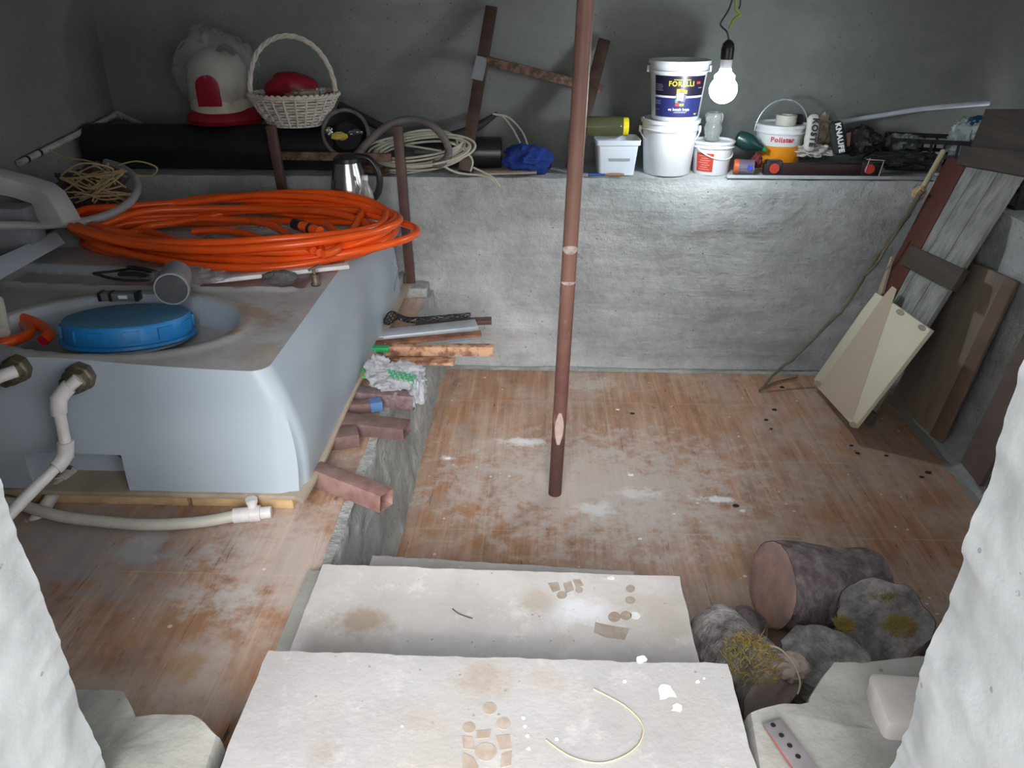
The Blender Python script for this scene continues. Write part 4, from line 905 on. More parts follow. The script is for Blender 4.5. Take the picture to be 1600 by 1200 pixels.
for s in (-1, 1): MB().box((s * .142, 0, .205), (.012, .02, .03)).build('handle_ear', M_whitep, t, bevel=.002)
B2 = B1 + Vector((.018, .0, .252))
t, rr = bucket(B2, .110, .136, .262, 'white paint bucket with navy label, stacked on the plain white bucket', rot=R(0))
m = MB(); arc_patch(m, rr(.025), R(-62), R(58), .020, .105, .001, r1=rr(.105)); lab(m.build('navy_label', M_lnavy, t), 'navy lower label')
m = MB(); arc_patch(m, rr(.112), R(-62), R(58), .114, .200, .001, r1=rr(.2)); lab(m.build('black_label', M_lblack, t), 'black upper label')
lab(text_mb('FORELLI', .030, Matrix.Translation((0, 0, .166)) @ Matrix.Rotation(R(-1), 4, 'Z'), rr(.166) + .0016, bold=.0006).build('lettering', M_yellow, t, smooth=False), 'yellow FORELLI lettering')
m = MB(); arc_patch(m, rr(.187), R(-17), R(17), .183, .1855, .0018); m.build('lettering_bar', M_yellow, t)
for (a0, a1, z0, z1, col) in [(-7, 0, .125, .145, 'yellow'), (0, 9, .130, .147, 'orange'), (9, 15, .125, .140, 'yellow'), (-9, -3, .085, .10, 'green'), (4, 12, .088, .118, 'purple'), (-8, 0, .070, .085, 'red'), (1, 11, .070, .082, 'greenb'), (-8, -2, .105, .122, 'teal'), (9, 14, .098, .12, 'blue')]:
    cs = dict(yellow=(.8, .55, .05), orange=(.75, .2, .04), green=(.1, .4, .15), purple=(.25, .1, .35), red=(.6, .04, .06), greenb=(.3, .5, .05), teal=(.05, .35, .35), blue=(.1, .15, .6))
    m = MB(); arc_patch(m, rr(z0) , R(a0 - 3), R(a1 - 3), z0, z1, .0018, r1=rr(z1), n=6); m.build('colour_patch', plain('print_' + col, cs[col], None, 5, .5), t)
m = MB(); arc_patch(m, rr(.095), R(-9), R(5), .095, .128, .0024, r1=rr(.128), n=6); m.build('white_patch', M_whitet, t)
lab(text_mb('q', .026, Matrix.Translation((0, 0, .112)) @ Matrix.Rotation(R(-2), 4, 'Z'), rr(.11) + .0028).build('swirl_mark', M_lblack, t, smooth=False), 'small dark swirl mark')
lab(text_mb('su bazalı boya', .0155, Matrix.Translation((0, 0, .055)) @ Matrix.Rotation(R(-2), 4, 'Z'), rr(.055) + .0018, bold=.0006).build('lettering', M_whitet, t, smooth=False), 'white line of lettering')
m = MB()
for k, (z, a0, a1) in enumerate([(.040, -14, 16), (.043, -12, 14), (.16, -60, -42), (.152, -60, -40), (.144, -60, -42), (.136, -60, -40), (.09, -60, -45), (.083, -60, -46), (.076, -60, -45), (.05, -60, -48), (.147, 38, 50)]): arc_patch(m, rr(z), R(a0), R(a1), z, z + .0022, .0018, n=8)
m.build('small_print', plain('grey_print', (.35, .36, .5), None, 5, .5), t)
m = MB(); arc_patch(m, rr(.03), R(38), R(46), .030, .052, .0018, n=4); m.build('yellow_mark', M_yellow, t)
m = MB(); arc_patch(m, rr(.165), R(32), R(42), .165, .18, .0018, n=4); m.build('red_mark', M_redl, t)
bail(t, .144, .225, -.055, M_galv, fwd=-.06, th=.0025)
for s in (-1, 1): MB().box((s * .1435, 0, .222), (.010, .02, .028)).build('handle_ear', M_whitep, t, bevel=.002)
# rectangular tub
tb = PY(961, 258, 3.86)
t = thing('plastic_tub', 'bluish white rectangular plastic tub left of the white buckets', 'tub', (tb.x, 3.87, HL), (0, 0, R(2)))
m = MB(); h = .165
def rring(w, d, z, r=.015): return [(sx * (w / 2 - r) + r * math.cos(a), sy * (d / 2 - r) + r * math.sin(a), z) for (sx, sy, a0) in ((1, -1, -90), (1, 1, 0), (-1, 1, 90), (-1, -1, 180)) for a in [R(a0 + 22.5 * k) for k in range(5)]]
def ringloft(m, rings, capb=True, capt=True):
    n = len(rings[0]); vs = [v for r_ in rings for v in r_]; fs = [[i * n + k, i * n + (k + 1) % n, (i + 1) * n + (k + 1) % n, (i + 1) * n + k] for i in range(len(rings) - 1) for k in range(n)]
    if capb: fs.append(list(range(n))[::-1])
    if capt: fs.append([(len(rings) - 1) * n + k for k in range(n)])
    m.add(vs, fs); return m
ringloft(m, [rring(.17, .15, 0), rring(.195, .17, .14), rring(.212, .185, .142), rring(.216, .19, .165), rring(.205, .18, .165), rring(.19, .165, .13), rring(.165, .145, .008)]).build('tub_body', M_tub, t)
m = MB(); m.box((.01, -.083, .075), (.10, .0012, .012), Euler((R(-7), 0, 0)).to_matrix()); m.build('faded_print', M_greypvc, t)
# olive jar lying on the tub
jc = PY(940, 192, 3.90); a = Vector((PY(918, 190, 3.9).x, 3.89, HL + .165 + .047)); b = Vector((PY(974, 190, 3.9).x, 3.89, HL + .165 + .047))
t = thing('glass_jar', 'pale olive glass jar with yellow lid lying on the rectangular tub', 'jar', a)
MB().tube([a - Vector((.03, 0, 0)), a, a + Vector((.01, 0, 0)), b - Vector((.02, 0, 0)), b - Vector((.006, 0, 0)), b], [.03, .044, .047, .047, .042, .038], 32).build('jar_body', M_jar, t, world=True)
MB().tube([b - Vector((.002, 0, 0)), b + Vector((.02, 0, 0)), b + Vector((.024, 0, 0))], [.043, .043, .038], 32).build('lid', M_yellow, t, world=True)
# brush in front of tub
t = thing('brush', 'small brush with blue bristles end and brown wooden handle before the tub', 'brush', P(940, 273, HL))
a, b = Vector((onledge(918, 3.77), 3.765, HL + .008)), Vector((onledge(973, 3.77), 3.765, HL + .009)); mid = a.lerp(b, .48)
MB().tube([mid, mid.lerp(b, .3), mid.lerp(b, .8), b], [.005, .0085, .0085, .006], 12).build('handle', plain('varnished_wood', (.33, .18, .09), (.25, .13, .07), 9, .5), t, world=True)
MB().tube([a, a.lerp(mid, .6), mid], [.007, .006, .005], 10).build('ferrule', plain('blue_plastic', (.03, .08, .35), None, 5, .4), t, world=True)
# small bucket with red label and cut bottle
sb = PY(1111, 255, 3.88); SBL = Vector((sb.x, 3.88, HL))
t, rr = bucket(SBL, .083, .096, .155, 'small white tub bucket with a square red label under the lamp', name='small_bucket', lid=True)
m = MB(); arc_patch(m, rr(.02), R(-62), R(-6), .018, .105, .001, r1=rr(.105)); lab(m.build('red_label', M_redl, t), 'square red label')
m = MB()
for k in range(7): arc_patch(m, rr(.03 + k * .01), R(-52 + (k % 3) * 4), R(-16 - (k % 2) * 6), .028 + k * .0105, .031 + k * .0105, .0016, n=6)
m.build('small_print', plain('pink_print', (.75, .35, .3), None, 5, .5), t)
bail(t, .102, .125, -.05, M_whitep, fwd=.09, th=.0035, ang=R(35))
t = thing('cut_bottle', 'clear ribbed plastic bottle piece standing upside down on the small bucket', 'bottle', SBL + Vector((-.012, -.01, .155)))
m = MB(); prof = [(.030, 0), (.034, .012), (.034, .02), (.041, .045), (.043, .06), (.038, .075), (.036, .08), (.040, .09), (.042, .115), (.036, .126), (.02, .13)]; m.lathe(prof, 30)
for q in m.v:
    a = math.atan2(q.y, q.x); k = 1 + .05 * math.cos(5 * a) * (1 if q.z < .02 or q.z > .11 else .2); q.x *= k; q.y *= k
m.build('bottle_body', M_jarg, t)

# ------------------------------------------------------------------ lamp
BYL = 3.42
bc = PY(1130, 140, BYL)
t = thing('hanging_bulb', 'lit white bulb hanging from a black cord over the buckets', 'lamp', bc)
m = MB(); m._capb = False; r_ = .062
prof = [(.022, .098), (.028, .075), (.045, .058)] + [(r_ * math.cos(a), r_ * .95 * math.sin(a)) for a in [R(45 - 12 * k) for k in range(0, 11)]] + [(.001, -r_ * .95)]
m.lathe([(.001, .105)] + prof, 40); [setattr(q_, 'xyz', q_ * .93) for q_ in m.v]; m.build('bulb', M_bulb, t)
m = MB(); m.lathe([(.022, .075), (.023, .08), (.023, .115), (.020, .118)], 28); m.build('bulb_collar', M_whitep, t)
m = MB(); m._capt = True; m.lathe([(.025, .115), (.026, .12), (.026, .155), (.022, .175), (.012, .186), (.005, .19)], 28); m.build('socket', M_black, t)
top = PY(1137, 66, BYL)
pts = spline([bc + Vector((0, 0, .185)), PY(1136, 50, BYL), PY(1128, 42, BYL), PY(1127, 34, BYL), PY(1143, 4, BYL), PY(1150, -60, BYL), Vector((PY(1150, -60, BYL).x, BYL, CEIL))], 6)
MB().tube(pts, .0035, 8).build('cord', M_black, t, world=True)
MB().tube(spline([PY(1140, 45, BYL), PY(1147, 30, BYL), PY(1157, 22, BYL), PY(1150, 14, BYL), PY(1150, 0, BYL)], 6), .005, 8).build('yellow_tape', plain('yellow_green_tape', (.45, .48, .08), (.3, .34, .05), 60, .5), t, world=True)
MB().tube(spline([PY(1155, 14, BYL), PY(1157, 0, BYL), PY(1152, -40, BYL)], 5), .003, 8).build('cord_end', M_black, t, world=True)
ld = bpy.data.lights.new('bulb_light', 'POINT'); ld.energy = 6.2; ld.color = (.86, .96, 1.0); ld.shadow_soft_size = .05
lo_ = bpy.data.objects.new('bulb_light', ld); sc.collection.objects.link(lo_); lo_.parent = t; lo_.location = (0, -.0, -.075)

# ------------------------------------------------------------------ ledge clutter, right half
m = MB(); m.beam(Vector((onledge(1132, 3.76), 3.765, HL + .004)), Vector((onledge(1470, 3.76), 3.765, HL + .004)), .05, .008); m.beam(Vector((onledge(1132, 3.76), 3.744, HL + .008)), Vector((onledge(1470, 3.76), 3.744, HL + .008)), .006, .016)
tag(m.build('metal_channel', M_galv, bevel=.001), 'long grey metal strip along the ledge edge on the right', 'strip')
# spirit level: dark bar with red round ends
za = HL + .008; x0, x1 = onledge(1187, 3.80), onledge(1368, 3.80)
t = thing('spirit_level', 'dark red-black bar tool with two round red ends on the ledge', 'tool', ((x0 + x1) / 2, 3.80, za))
MB().box(((x0 + x1) / 2, 3.80, za + .027), (x1 - x0, .035, .054)).build('bar', plain('black_maroon_plastic', (.03, .010, .012), (.018, .008, .01), 5, .45), t, world=True, bevel=.004)
for px in (1202, 1348):
    x = onledge(px, 3.8); m = MB(); m.box((x, 3.80, za + .035), (.075, .045, .070)); m.build('end_block', M_black, t, world=True, bevel=.006)
    m = MB(); m.tube([(x, 3.779, za + .034), (x, 3.772, za + .034)], .023, 24); lab(m.build('red_dial', M_redl, t, world=True), 'round red dial')
m = MB(); x = onledge(1356, 3.8)
for (dx, dz0, dz1, hor) in [(.022, .0, .07, 0), (-.045, .02, .085, 0)]: m.beam((x + dx, 3.77, za + dz0), (x + dx + .01, 3.77, za + dz1), .003, .003)
m.beam((x - .05, 3.77, za + .08), (x + .035, 3.77, za + .075), .003, .003, up=(0, 1, 0)); m.build('wire_clip', M_pvcd, t, world=True)
# Polistar bucket
pb = PY(1214, 245, 4.02)
t, rr = bucket(Vector((pb.x, 4.02, HL)), .098, .120, .215, 'white and orange bucket lettered in red, tape roll on top', name='bucket', rot=R(0), lid=True)
m = MB(); arc_patch(m, rr(.0) , R(-88), R(88), .006, .118, .0012, r1=rr(.118), n=30); lab(m.build('orange_band', M_amber, t), 'orange lower half')
lab(text_mb('Polistar', .033, Matrix.Translation((0, 0, .150)) @ Matrix.Rotation(R(-9), 4, 'Z'), rr(.15) + .003, bold=.0008).build('lettering', M_redp, t, smooth=False), 'red Polistar lettering')
bail(t, .130, .175, .150, M_galv, fwd=.0, th=.003)
MB().tube([Vector((-.04, 0, .175 + .142)), Vector((0, 0, .175 + .152)), Vector((.04, 0, .175 + .142))], .006, 8).build('handle_grip', M_film, t)
c_ = Vector((pb.x + .012, 4.0, HL + .2085)); m = MB(); m._capb = False; Mx = Matrix.Translation(c_)
m.lathe([(.048, 0), (.050, .001), (.050, .047), (.048, .048), (.030, .048), (.028, .047), (.028, .0), (.048, 0)], 32, Mx); tag(m.build('tape_roll', M_cream), 'cream roll of masking tape on the orange and white bucket', 'tape')
c_ = Vector((pb.x + .085, 4.04, HL + .2085)); m = MB(); m.box(c_ + Vector((0, 0, .022)), (.035, .03, .044)); tag(m.build('dark_bottle_cap', M_blackm, bevel=.006), 'small dark cap beside the tape roll on the bucket', 'cap')
# green bottle, spray can, red thing
t = thing('green_bottle', 'dark green plastic bottle with bright green cap lying behind the bar tool', 'bottle', PY(1170, 225, 3.92))
a, b = PY(1150, 214, 3.93), PY(1192, 232, 3.90); d = (b - a)
MB().tube([a, a + d * .06, a + d * .3, a + d * .55, a + d * .8, a + d], [.024, .036, .042, .042, .026, .014], 24).build('body', M_darkgreen, t, world=True)
MB().tube([a + d * .98, a + d * 1.12], [.014, .013], 16).build('cap', plain('bright_green_plastic', (.015, .22, .06), None, 5, .4), t, world=True)
t = thing('spray_can', 'orange and dark can with a blue dot lying beside the small bucket', 'can', PY(1155, 252, 3.82))
a, b = Vector((onledge(1142, 3.83), 3.84, HL + .037)), Vector((onledge(1172, 3.83), 3.82, HL + .037)); d = b - a
MB().tube([a, a + d * .05, a + d * .25], [.032, .036, .036], 24).build('orange_end', plain('orange_enamel', (.55, .10, .03), None, 5, .4), t, world=True)
MB().tube([a + d * .25, a + d], [.036, .036], 24).build('body', plain('smoky_plastic', (.11, .09, .13), (.16, .13, .18), 9, .25), t, world=True)
MB().tube([Vector((onledge(1166, 3.8), 3.795, HL + .040)), Vector((onledge(1166, 3.8), 3.782, HL + .040))], [.014, .011], 16).build('blue_dot', plain('bright_blue_plastic', (.06, .1, .65), None, 5, .4), t, world=True)
crumple('red_rag', PY(1182, 252, 3.87), (.03, .03, .035), plain('dark_red_cloth', (.16, .02, .03), None, 9, .8), None, 14, 'dark red rag wedged between the can and the bar tool', 'rag', 2, True, .3, 14)
# sacks
def sack(name, label, cx, cy, Y, w, h, tilt, mat, txt, tcol, seed, cat='sack', tsize=.03, spacing=1.0):
    c = PY(cx, cy, Y); t = thing(name, label, cat, c, (R(-14), R(tilt), 0))
    m = MB()
    def f(u, v):
        a = u * 2 * math.pi; z = (v - .5) * h; k = (1 - abs(2 * v - 1) ** 5) ** .5 if 0 < v < 1 else 0
        x = math.copysign(abs(math.cos(a)) ** .6, math.cos(a)) * w / 2 * (.25 + .75 * k); y = math.sin(a) * .022 * (.25 + .75 * k)
        n_ = noise.fractal(Vector((x * 16, z * 16, seed)), 1, 2, 3) * .008; return Vector((x + n_, y + n_ * .6, z))
    m.grid(f, 40, 30); m.build('paper_wrap', mat, t, ang=60)
    Mx = Matrix.Translation((0, -.030, 0)) @ Matrix.Rotation(R(90), 4, 'X') @ Matrix.Rotation(R(-90), 4, 'Z')
    lab(text_mb(txt, tsize, Mx, 0, ext=.001, bold=.0016).build('lettering', tcol, t, smooth=False), 'bold ' + txt + ' lettering reading downwards'); return t
sack('paper_sack', 'narrow white sack with black KOSTE lettering beside the orange bucket', 1268, 208, 3.90, .055, .175, 4, M_bagw, 'KOSTE', M_lblack, 3, tsize=.040)
sack('paper_sack', 'dark grey sack with white KNAUFE lettering leaning on the ledge', 1309, 216, 3.90, .075, .16, -14, M_blackm, 'KNAUFE', M_whitet, 8, tsize=.034)
crumple('tan_bag', PY(1286, 205, 4.0), (.05, .04, .07), M_tan, None, 16, 'crumpled tan paper bag between the two lettered sacks', 'bag', 1.6, True, .3)
m = MB(); m.beam(PY(1296, 178, 4.0), PY(1308, 200, 3.98), .038, .02, up=(0, 1, 0)); tag(m.build('scrubbing_brush', plain('grey_green_bristle', (.10, .11, .09), (.07, .075, .06), 30, .8), bevel=.004), 'grey-green brush head poking up behind the dark sack', 'brush')
crumple('grey_scraps', PY(1275, 235, 3.93), (.10, .05, .03), M_brick, None, 18, 'pale torn scraps lying behind the bar tool', 'scrap', 2, True, .5)
crumple('black_bag', PY(1345, 222, 3.98), (.10, .08, .07), M_blackm, None, 19, 'crumpled black bag right of the dark lettered sack', 'bag', 1.5, True, .35)
crumple('black_bag', PY(1412, 248, 3.92), (.19, .10, .04), M_blackm, None, 25, 'flat black bag stretched along the ledge before the crate', 'bag', 1.5, True, .3)
m = MB(); m.slab([PY(1322, 208, 3.93), PY(1330, 206, 3.93), PY(1328, 228, 3.9), PY(1322, 228, 3.9)], .01); tag(m.build('pink_wedge', plain('dull_pink_plastic', (.42, .20, .17), None, 5, .5), bevel=.001), 'small dull pink wedge on the black bag', 'wedge')
crumple('clear_bag', PY(1412, 222, 4.02), (.10, .06, .04), plain('murky_film', (.22, .26, .24), (.16, .19, .18), 9, .3), None, 27, 'greenish murky plastic bag left of the black crate', 'bag', 2, True, .3)
# white pipe along the wall
m = MB(); m.tube(spline([PY(1310, 191, 4.12), PY(1380, 180, 4.16), PY(1450, 169, 4.19), PY(1545, 161, 4.20)], 6), .0125, 12); tag(m.build('plastic_pipe', M_tub), 'long thin white pipe sloping along the right of the back wall', 'pipe')
# crate with slots
def crate(c, w, d, h, rot, label, n=6):
    t = thing('plastic_crate', label, 'crate', c, (0, 0, rot)); m = MB(); th = .006
    def side(p0, ux, uz, cols, mm):
        # frame with slots
        W_ = ux.length; cells = cols; mm.beam(p0 + uz * .04, p0 + ux + uz * .04, th, h * .10, up=uz); mm.beam(p0 + uz * .95, p0 + ux + uz * .95, th, h * .14, up=uz); mm.beam(p0 + uz * .5, p0 + ux + uz * .5, th, h * .12, up=uz)
        for k in range(cells + 1): q = p0 + ux * (k / cells); mm.beam(q, q + uz, .012, th, up=ux.cross(uz))
    X, Y_, Z = Vector((w, 0, 0)), Vector((0, d, 0)), Vector((0, 0, h)); o = Vector((-w / 2, -d / 2, 0))
    side(o, X, Z, n, m); side(o + Y_, X, Z, n, m); side(o, Y_, Z, 4, m); side(o + X, Y_, Z, 4, m)
    m.build('slotted_side', M_black, t); MB().box((0, 0, .004), (w, d, .008)).build('base', M_black, t); return t
cc = PY(1445, 240, 4.03); crate(Vector((cc.x, 4.03, HL)), .36, .20, .15, R(-14), 'black slotted plastic crate on the ledge near the right corner')
c2 = PX(1592, 312, XRW + .20); crate(Vector((XRW + .18, c2.y - .05, HL)), .26, .30, .16, R(6), 'black slotted crate on the side ledge at the right photo edge', 5)
t = thing('carrier_bag', 'white plastic bag with a blue bottle inside, near the right corner', 'bag', PY(1515, 240, 4.0))
crumple('bag_film', PY(1512, 218, 4.02), (.10, .08, .11), plain('pale_grey_film', (.42, .46, .48), (.34, .38, .40), 9, .3), t, 29, amt=.3)
crumple('blue_print', PY(1528, 192, 3.99), (.055, .03, .035), plain('deep_blue_plastic', (.015, .07, .16), None, 6, .35), t, 30, amt=.2)

# ------------------------------------------------------------------ main pole
pb0 = P(867, 771, 0); ptop = PY(915, 0, pb0.y + .0); dirp = (ptop - pb0); pt2 = pb0 + dirp * (CEIL / dirp.z)
t = thing('support_pole', 'round reddish-brown steel pole standing from floor to ceiling', 'pole', pb0)
def pole_mat():
    q = NT('primed_pole_paint'); p = q.obj(); n1 = q.noise(p, 9, 6, .65); n2 = q.noise(q.mapv(p, (1, 1, .3)), 30, 4, .6); s = q.n('ShaderNodeSeparateXYZ'); q.put(s.inputs[0], p)
    col = q.ramp(n1, [(.35, (.115, .048, .042)), (.6, (.165, .08, .068))]); col = q.mix(q.math('MULTIPLY', q.ramp(n2, [(.64, 0.0), (.68, 1.0)]), .3), col, (.5, .43, .40))
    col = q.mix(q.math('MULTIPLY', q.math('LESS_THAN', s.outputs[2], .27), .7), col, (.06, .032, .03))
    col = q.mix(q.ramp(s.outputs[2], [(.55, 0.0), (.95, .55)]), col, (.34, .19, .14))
    q.base(col); q.set(.5, spec=.4); q.bump(n1, .2, .003); return q.m
ps = [pb0.lerp(pt2, k / 30) for k in range(31)]
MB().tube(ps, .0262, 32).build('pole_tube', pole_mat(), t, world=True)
def polepatch(zc, hh, aw, mat, name):
    m = MB(); 
    def f(u, v):
        a = (u - .5) * 2 * aw * math.sin(math.pi * (.08 + .84 * v)); z = zc + (v - .5) * hh; p = pb0 + dirp * (z / dirp.z); return p + Vector((math.sin(a) * .0267, -math.cos(a) * .0267, 0))
    m.grid(f, 8, 10); return m.build(name, mat, t, world=True)
lab(polepatch(.315, .14, R(40), plain('chipped_bare_patch', (.52, .40, .35), (.40, .29, .26), 40, .8), 'bare_patch'), 'pale chipped patch')
polepatch(1.02, .03, R(75), plain('plaster_smear', (.60, .55, .52), (.34, .22, .19), 30, .8), 'plaster_smear')
polepatch(.90, .012, R(75), MC['plaster_smear'], 'plaster_smear')

# ------------------------------------------------------------------ scrap under the tank's right side
M_tubeb = plain('dusty_brown_paint', (.21, .135, .125), (.12, .07, .065), 12, .75, 0, .15, 50)
M_tuber = plain('dusty_red_paint', (.31, .20, .18), (.20, .10, .085), 14, .85, 0, .3, 60)
def rect_tube(label, a, b, w, h, mat=M_tubeb, up=(0, 0, 1), hollow=.003, name='steel_tube', cat='tube', group='box section offcuts by the tank'):
    m = MB(); m.beam(a, b, w, h, up=up, hollow=hollow); return tag(m.build(name, mat, bevel=.0012), label, cat, group)
def on(px, py, z): return P(px, py, z)
rect_tube('reddish twisted square tube lying nearest the steps with an open crumpled end', on(492, 738, HP + .035), on(604, 782, HP + .030), .062, .056, M_tuber, up=(.25, 0, 1), hollow=.003)
rect_tube('short square brown tube with open end, second from the steps', on(488, 690, HP + .03), on(560, 680, HP + .03), .075, .046)
rect_tube('brown flat tube overhanging the curb in front of the narrow tube', on(515, 658, HP + .028), on(636, 672, HP + .026), .075, .045)
rect_tube('narrow brown tube marked with blue tape', on(510, 640, HP + .024), on(594, 632, HP + .030), .04, .036)
a, b = on(578, 634, HP + .032), on(596, 631, HP + .032); m = MB(); m.beam(a, b, .0415, .0375, hollow=.0008); tag(m.build('blue_tape', plain('blue_tape', (.10, .20, .42), None, 8, .6)), 'scrap of blue tape wrapped on the narrow tube end', 'tape')
rect_tube('long speckled purple-brown tube with a yellow scratch, under the bag', on(545, 618, HP + .025), on(648, 626, HP + .025), .055, .06, plain('speckled_purple_paint', (.13, .075, .08), (.22, .16, .165), 60, .6))
c_ = on(617, 618, HP + .057); m = MB(); m.box(c_, (.012, .05, .002)); tag(m.build('paint_chip', M_ply), 'pale scratch-like chip lying on the speckled tube', 'chip')
rect_tube('pale rusty flat bar just behind the plastic bag', on(590, 562, HP + .02), on(710, 565, HP + .02), .06, .012, M_rustp, hollow=0, name='rusty_bar', cat='bar', group='rusty bars by the back wall')
rect_tube('long scaly rust-brown tube with an open end reaching furthest right', on(600, 546, HP + .05), on(772, 547, HP + .045), .04, .04, M_rustp, name='steel_tube', group='rusty bars by the back wall')
rect_tube('half brown half orange-rust flat bar leaning over the galvanised channel', on(585, 537, HP + .06), on(752, 521, HP + .075), .045, .01, M_rust, hollow=0, name='rusty_bar', cat='bar', group='rusty bars by the back wall')
rect_tube('pale blue-grey galvanised channel under the black net', on(580, 527, HP + .045), on(745, 509, HP + .06), .085, .03, M_galv, name='metal_channel', cat='channel', group=None)
rect_tube('thin galvanised strip showing beneath the rust-orange bar', on(640, 540, HP + .03), on(735, 530, HP + .04), .04, .006, M_galv, hollow=0, name='metal_strip', cat='strip', group=None)
rect_tube('brown bar end behind the galvanised channel', on(650, 505, HP + .02), on(768, 501, HP + .03), .05, .02, M_brown, hollow=0, name='rusty_bar', cat='bar', group='rusty bars by the back wall')
rect_tube('thin pale wooden lath beneath the scaly rusty tube', on(600, 556, HP + .012), on(700, 556, HP + .012), .05, .012, M_ply, hollow=0, name='wooden_lath', cat='lath', group=None)
m = MB(); m.beam(on(582, 545, HP + .06), on(608, 545, HP + .06), .03, .02); tag(m.build('green_block', M_greenp, bevel=.002), 'small bright green plastic piece above the plastic bag', 'block')
t = thing('black_net', 'black mesh sleeve bunched along the galvanised channel', 'net', on(650, 495, HP + .08))
pts = spline([on(600, 502, HP + .09), on(618, 494, HP + .10), on(640, 500, HP + .09), on(680, 498, HP + .09), on(735, 493, HP + .09)], 8); rad = [.008, .012, .018, .024, .028, .028, .026, .022, .018] + [.012] * 24
for s_ in (1, -1):
    m = MB()
    for st in range(6):
        q = []
        for k, p in enumerate(pts):
            a = s_ * k * .55 + st * math.pi / 3; r_ = rad[min(k, len(rad) - 1)]; q.append(p + Vector((0, math.cos(a) * r_, math.sin(a) * r_)))
        m.tube(q, .0022, 5)
    m.build('mesh_strands', M_black, t, world=True)
t = thing('carrier_bag', 'crumpled clear carrier bag with green print lying on the scrap tubes', 'bag', on(620, 590, HP + .08))
crumple('bag_film', on(622, 590, HP + .075), (.10, .085, .05), M_filmw, t, 41, amt=.30, fold=2.0, n=40)
crumple('bag_film', on(590, 575, HP + .085), (.05, .06, .05), M_filmw, t, 43, amt=.3, fold=2.0, n=26)
crumple('bag_film', on(652, 612, HP + .04), (.035, .07, .06), M_filmw, t, 44, amt=.3, fold=2, n=20)
m = MB()
for k in range(16):
    x, y = 604 + k * 2.6, 578 + (k % 3) * 4 + k * .6; a = on(x, y, HP + .135 - k * .002); m.tube([a, a + Vector((.012, -.004, .004)), a + Vector((.018, -.022, -.004))], [.003, .0038, .001], 6, flat=.5)
m.build('green_print', M_greenp, t, world=True)
m = MB(); m.tube(spline([on(568, 590, HP + .06), on(572, 583, HP + .065), on(566, 577, HP + .06)], 5), .006, 8); tag(m.build('green_clip', plain('lime_plastic', (.08, .6, .08), None, 5, .4)), 'tiny lime green clip by the tank edge', 'clip')
crumple('red_clip', on(565, 591, HP + .05), (.012, .012, .008), plain('bright_red_plastic', (.7, .04, .03), None, 5, .4), None, 45, 'tiny red plastic piece beside the lime clip', 'clip', 2, True, .3, 10)
# bricks behind, against the back wall
def bblock(px0, py, px1, h, z0, label, mat, seed):
    a, b = PY(px0, py, 3.66), PY(px1, py, 3.66); m = MB(); m.box(((a.x + b.x) / 2, 3.67, z0 + h / 2), (abs(b.x - a.x), .12, h)); tag(m.build('cement_block', mat, bevel=.008, sub=2, disp=(.006, 14)), label, 'block', 'old blocks by the back wall')
bblock(600, 500, 634, .10, HP, 'mossy cement block at the rear right tank corner', M_sill, 1)
bblock(636, 520, 672, .05, HP, 'low grey cement block against the back wall behind the net', M_curb, 2)
# straw strings at rear edge
m = MB(); m.tube(spline([P(612, 408, .9), P(622, 422, .82), P(618, 440, .7), P(616, 455, .6)], 6), .003, 6); tag(m.build('plastic_ribbon', M_film), 'thin white ribbon hanging at the rear tank corner', 'ribbon')

# ------------------------------------------------------------------ boards leaning on the right
SL = .364; PN = Vector((1, 0, -SL)); PO = Vector((1.46, 0, 0)); NN = PN.normalized()
def bp(px, py, off=0): return PP(px, py, PO - NN * off, PN)
def board(name, label, quadpx, off, th, mat, extra=None, cat='board', group=None, bev=.002):
    q = [bp(x, y, off) for x, y in quadpx]; m = MB(); m.slab(q, th)
    return m, q
def mk(label, quadpx, off, th, mat, cat='board', name='plank'):
    q = [bp(x, y, off + th) for x, y in quadpx]; m = MB(); m.slabd(q, NN * th); return m, q
# off = distance out from the wall-side plane toward the room
t = thing('pallet', 'weathered grey plank panel with dark cleats leaning on the right ledge', 'panel', bp(1340, 640))
def pt(u, v, off):   # u across 0..1, v along 0..1 : grey panel local frame
    A, B, C, D = [bp(x, y, off) for x, y in ((1290, 612), (1345, 672), (1597, 272), (1502, 252))]
    return A.lerp(B, u).lerp(D.lerp(C, u), v)
for k in range(3):
    u0, u1 = k / 3 + .006, (k + 1) / 3 - .006; m = MB(); m.slabd([pt(u0, .03, .02), pt(u1, .03, .02), pt(u1, 1, .02), pt(u0, 1, .02)], NN * .02); m.build('slat', M_greyw, t, world=True, bevel=.002)
for (v0, v1) in ((.585, .665), (.03, .08)):
    m = MB(); m.slabd([pt(-.03, v0, .048), pt(1.03, v0, .048), pt(1.03, v1, .048), pt(-.03, v1, .048)], NN * .028); lab(m.build('cleat', M_darkw, t, world=True, bevel=.003), 'dark cross cleat')
m, q = mk('', [(1502, 228), (1640, 238), (1640, 282), (1494, 256)], .022, .03, M_darkw); lab(m.build('cleat', M_darkw, t, world=True, bevel=.003), 'thick dark top rail')
m, q = mk('', [(1368, 462), (1394, 470), (1512, 252), (1480, 246)], .004, .022, M_redw); tag(m.build('plank', M_redw, bevel=.002), 'dark red plank along the left side of the grey panel', 'plank')
m, q = mk('', [(1540, 170), (1660, 170), (1660, 250), (1515, 232)], .0, .02, M_darkw); tag(m.build('plank', M_darkw, bevel=.002), 'dark board top standing above the grey panel at the right edge', 'plank')
t = thing('cream_board', 'cream painted board with a tan wedge stripe leaning on the grey panel', 'board', bp(1305, 640, .06))
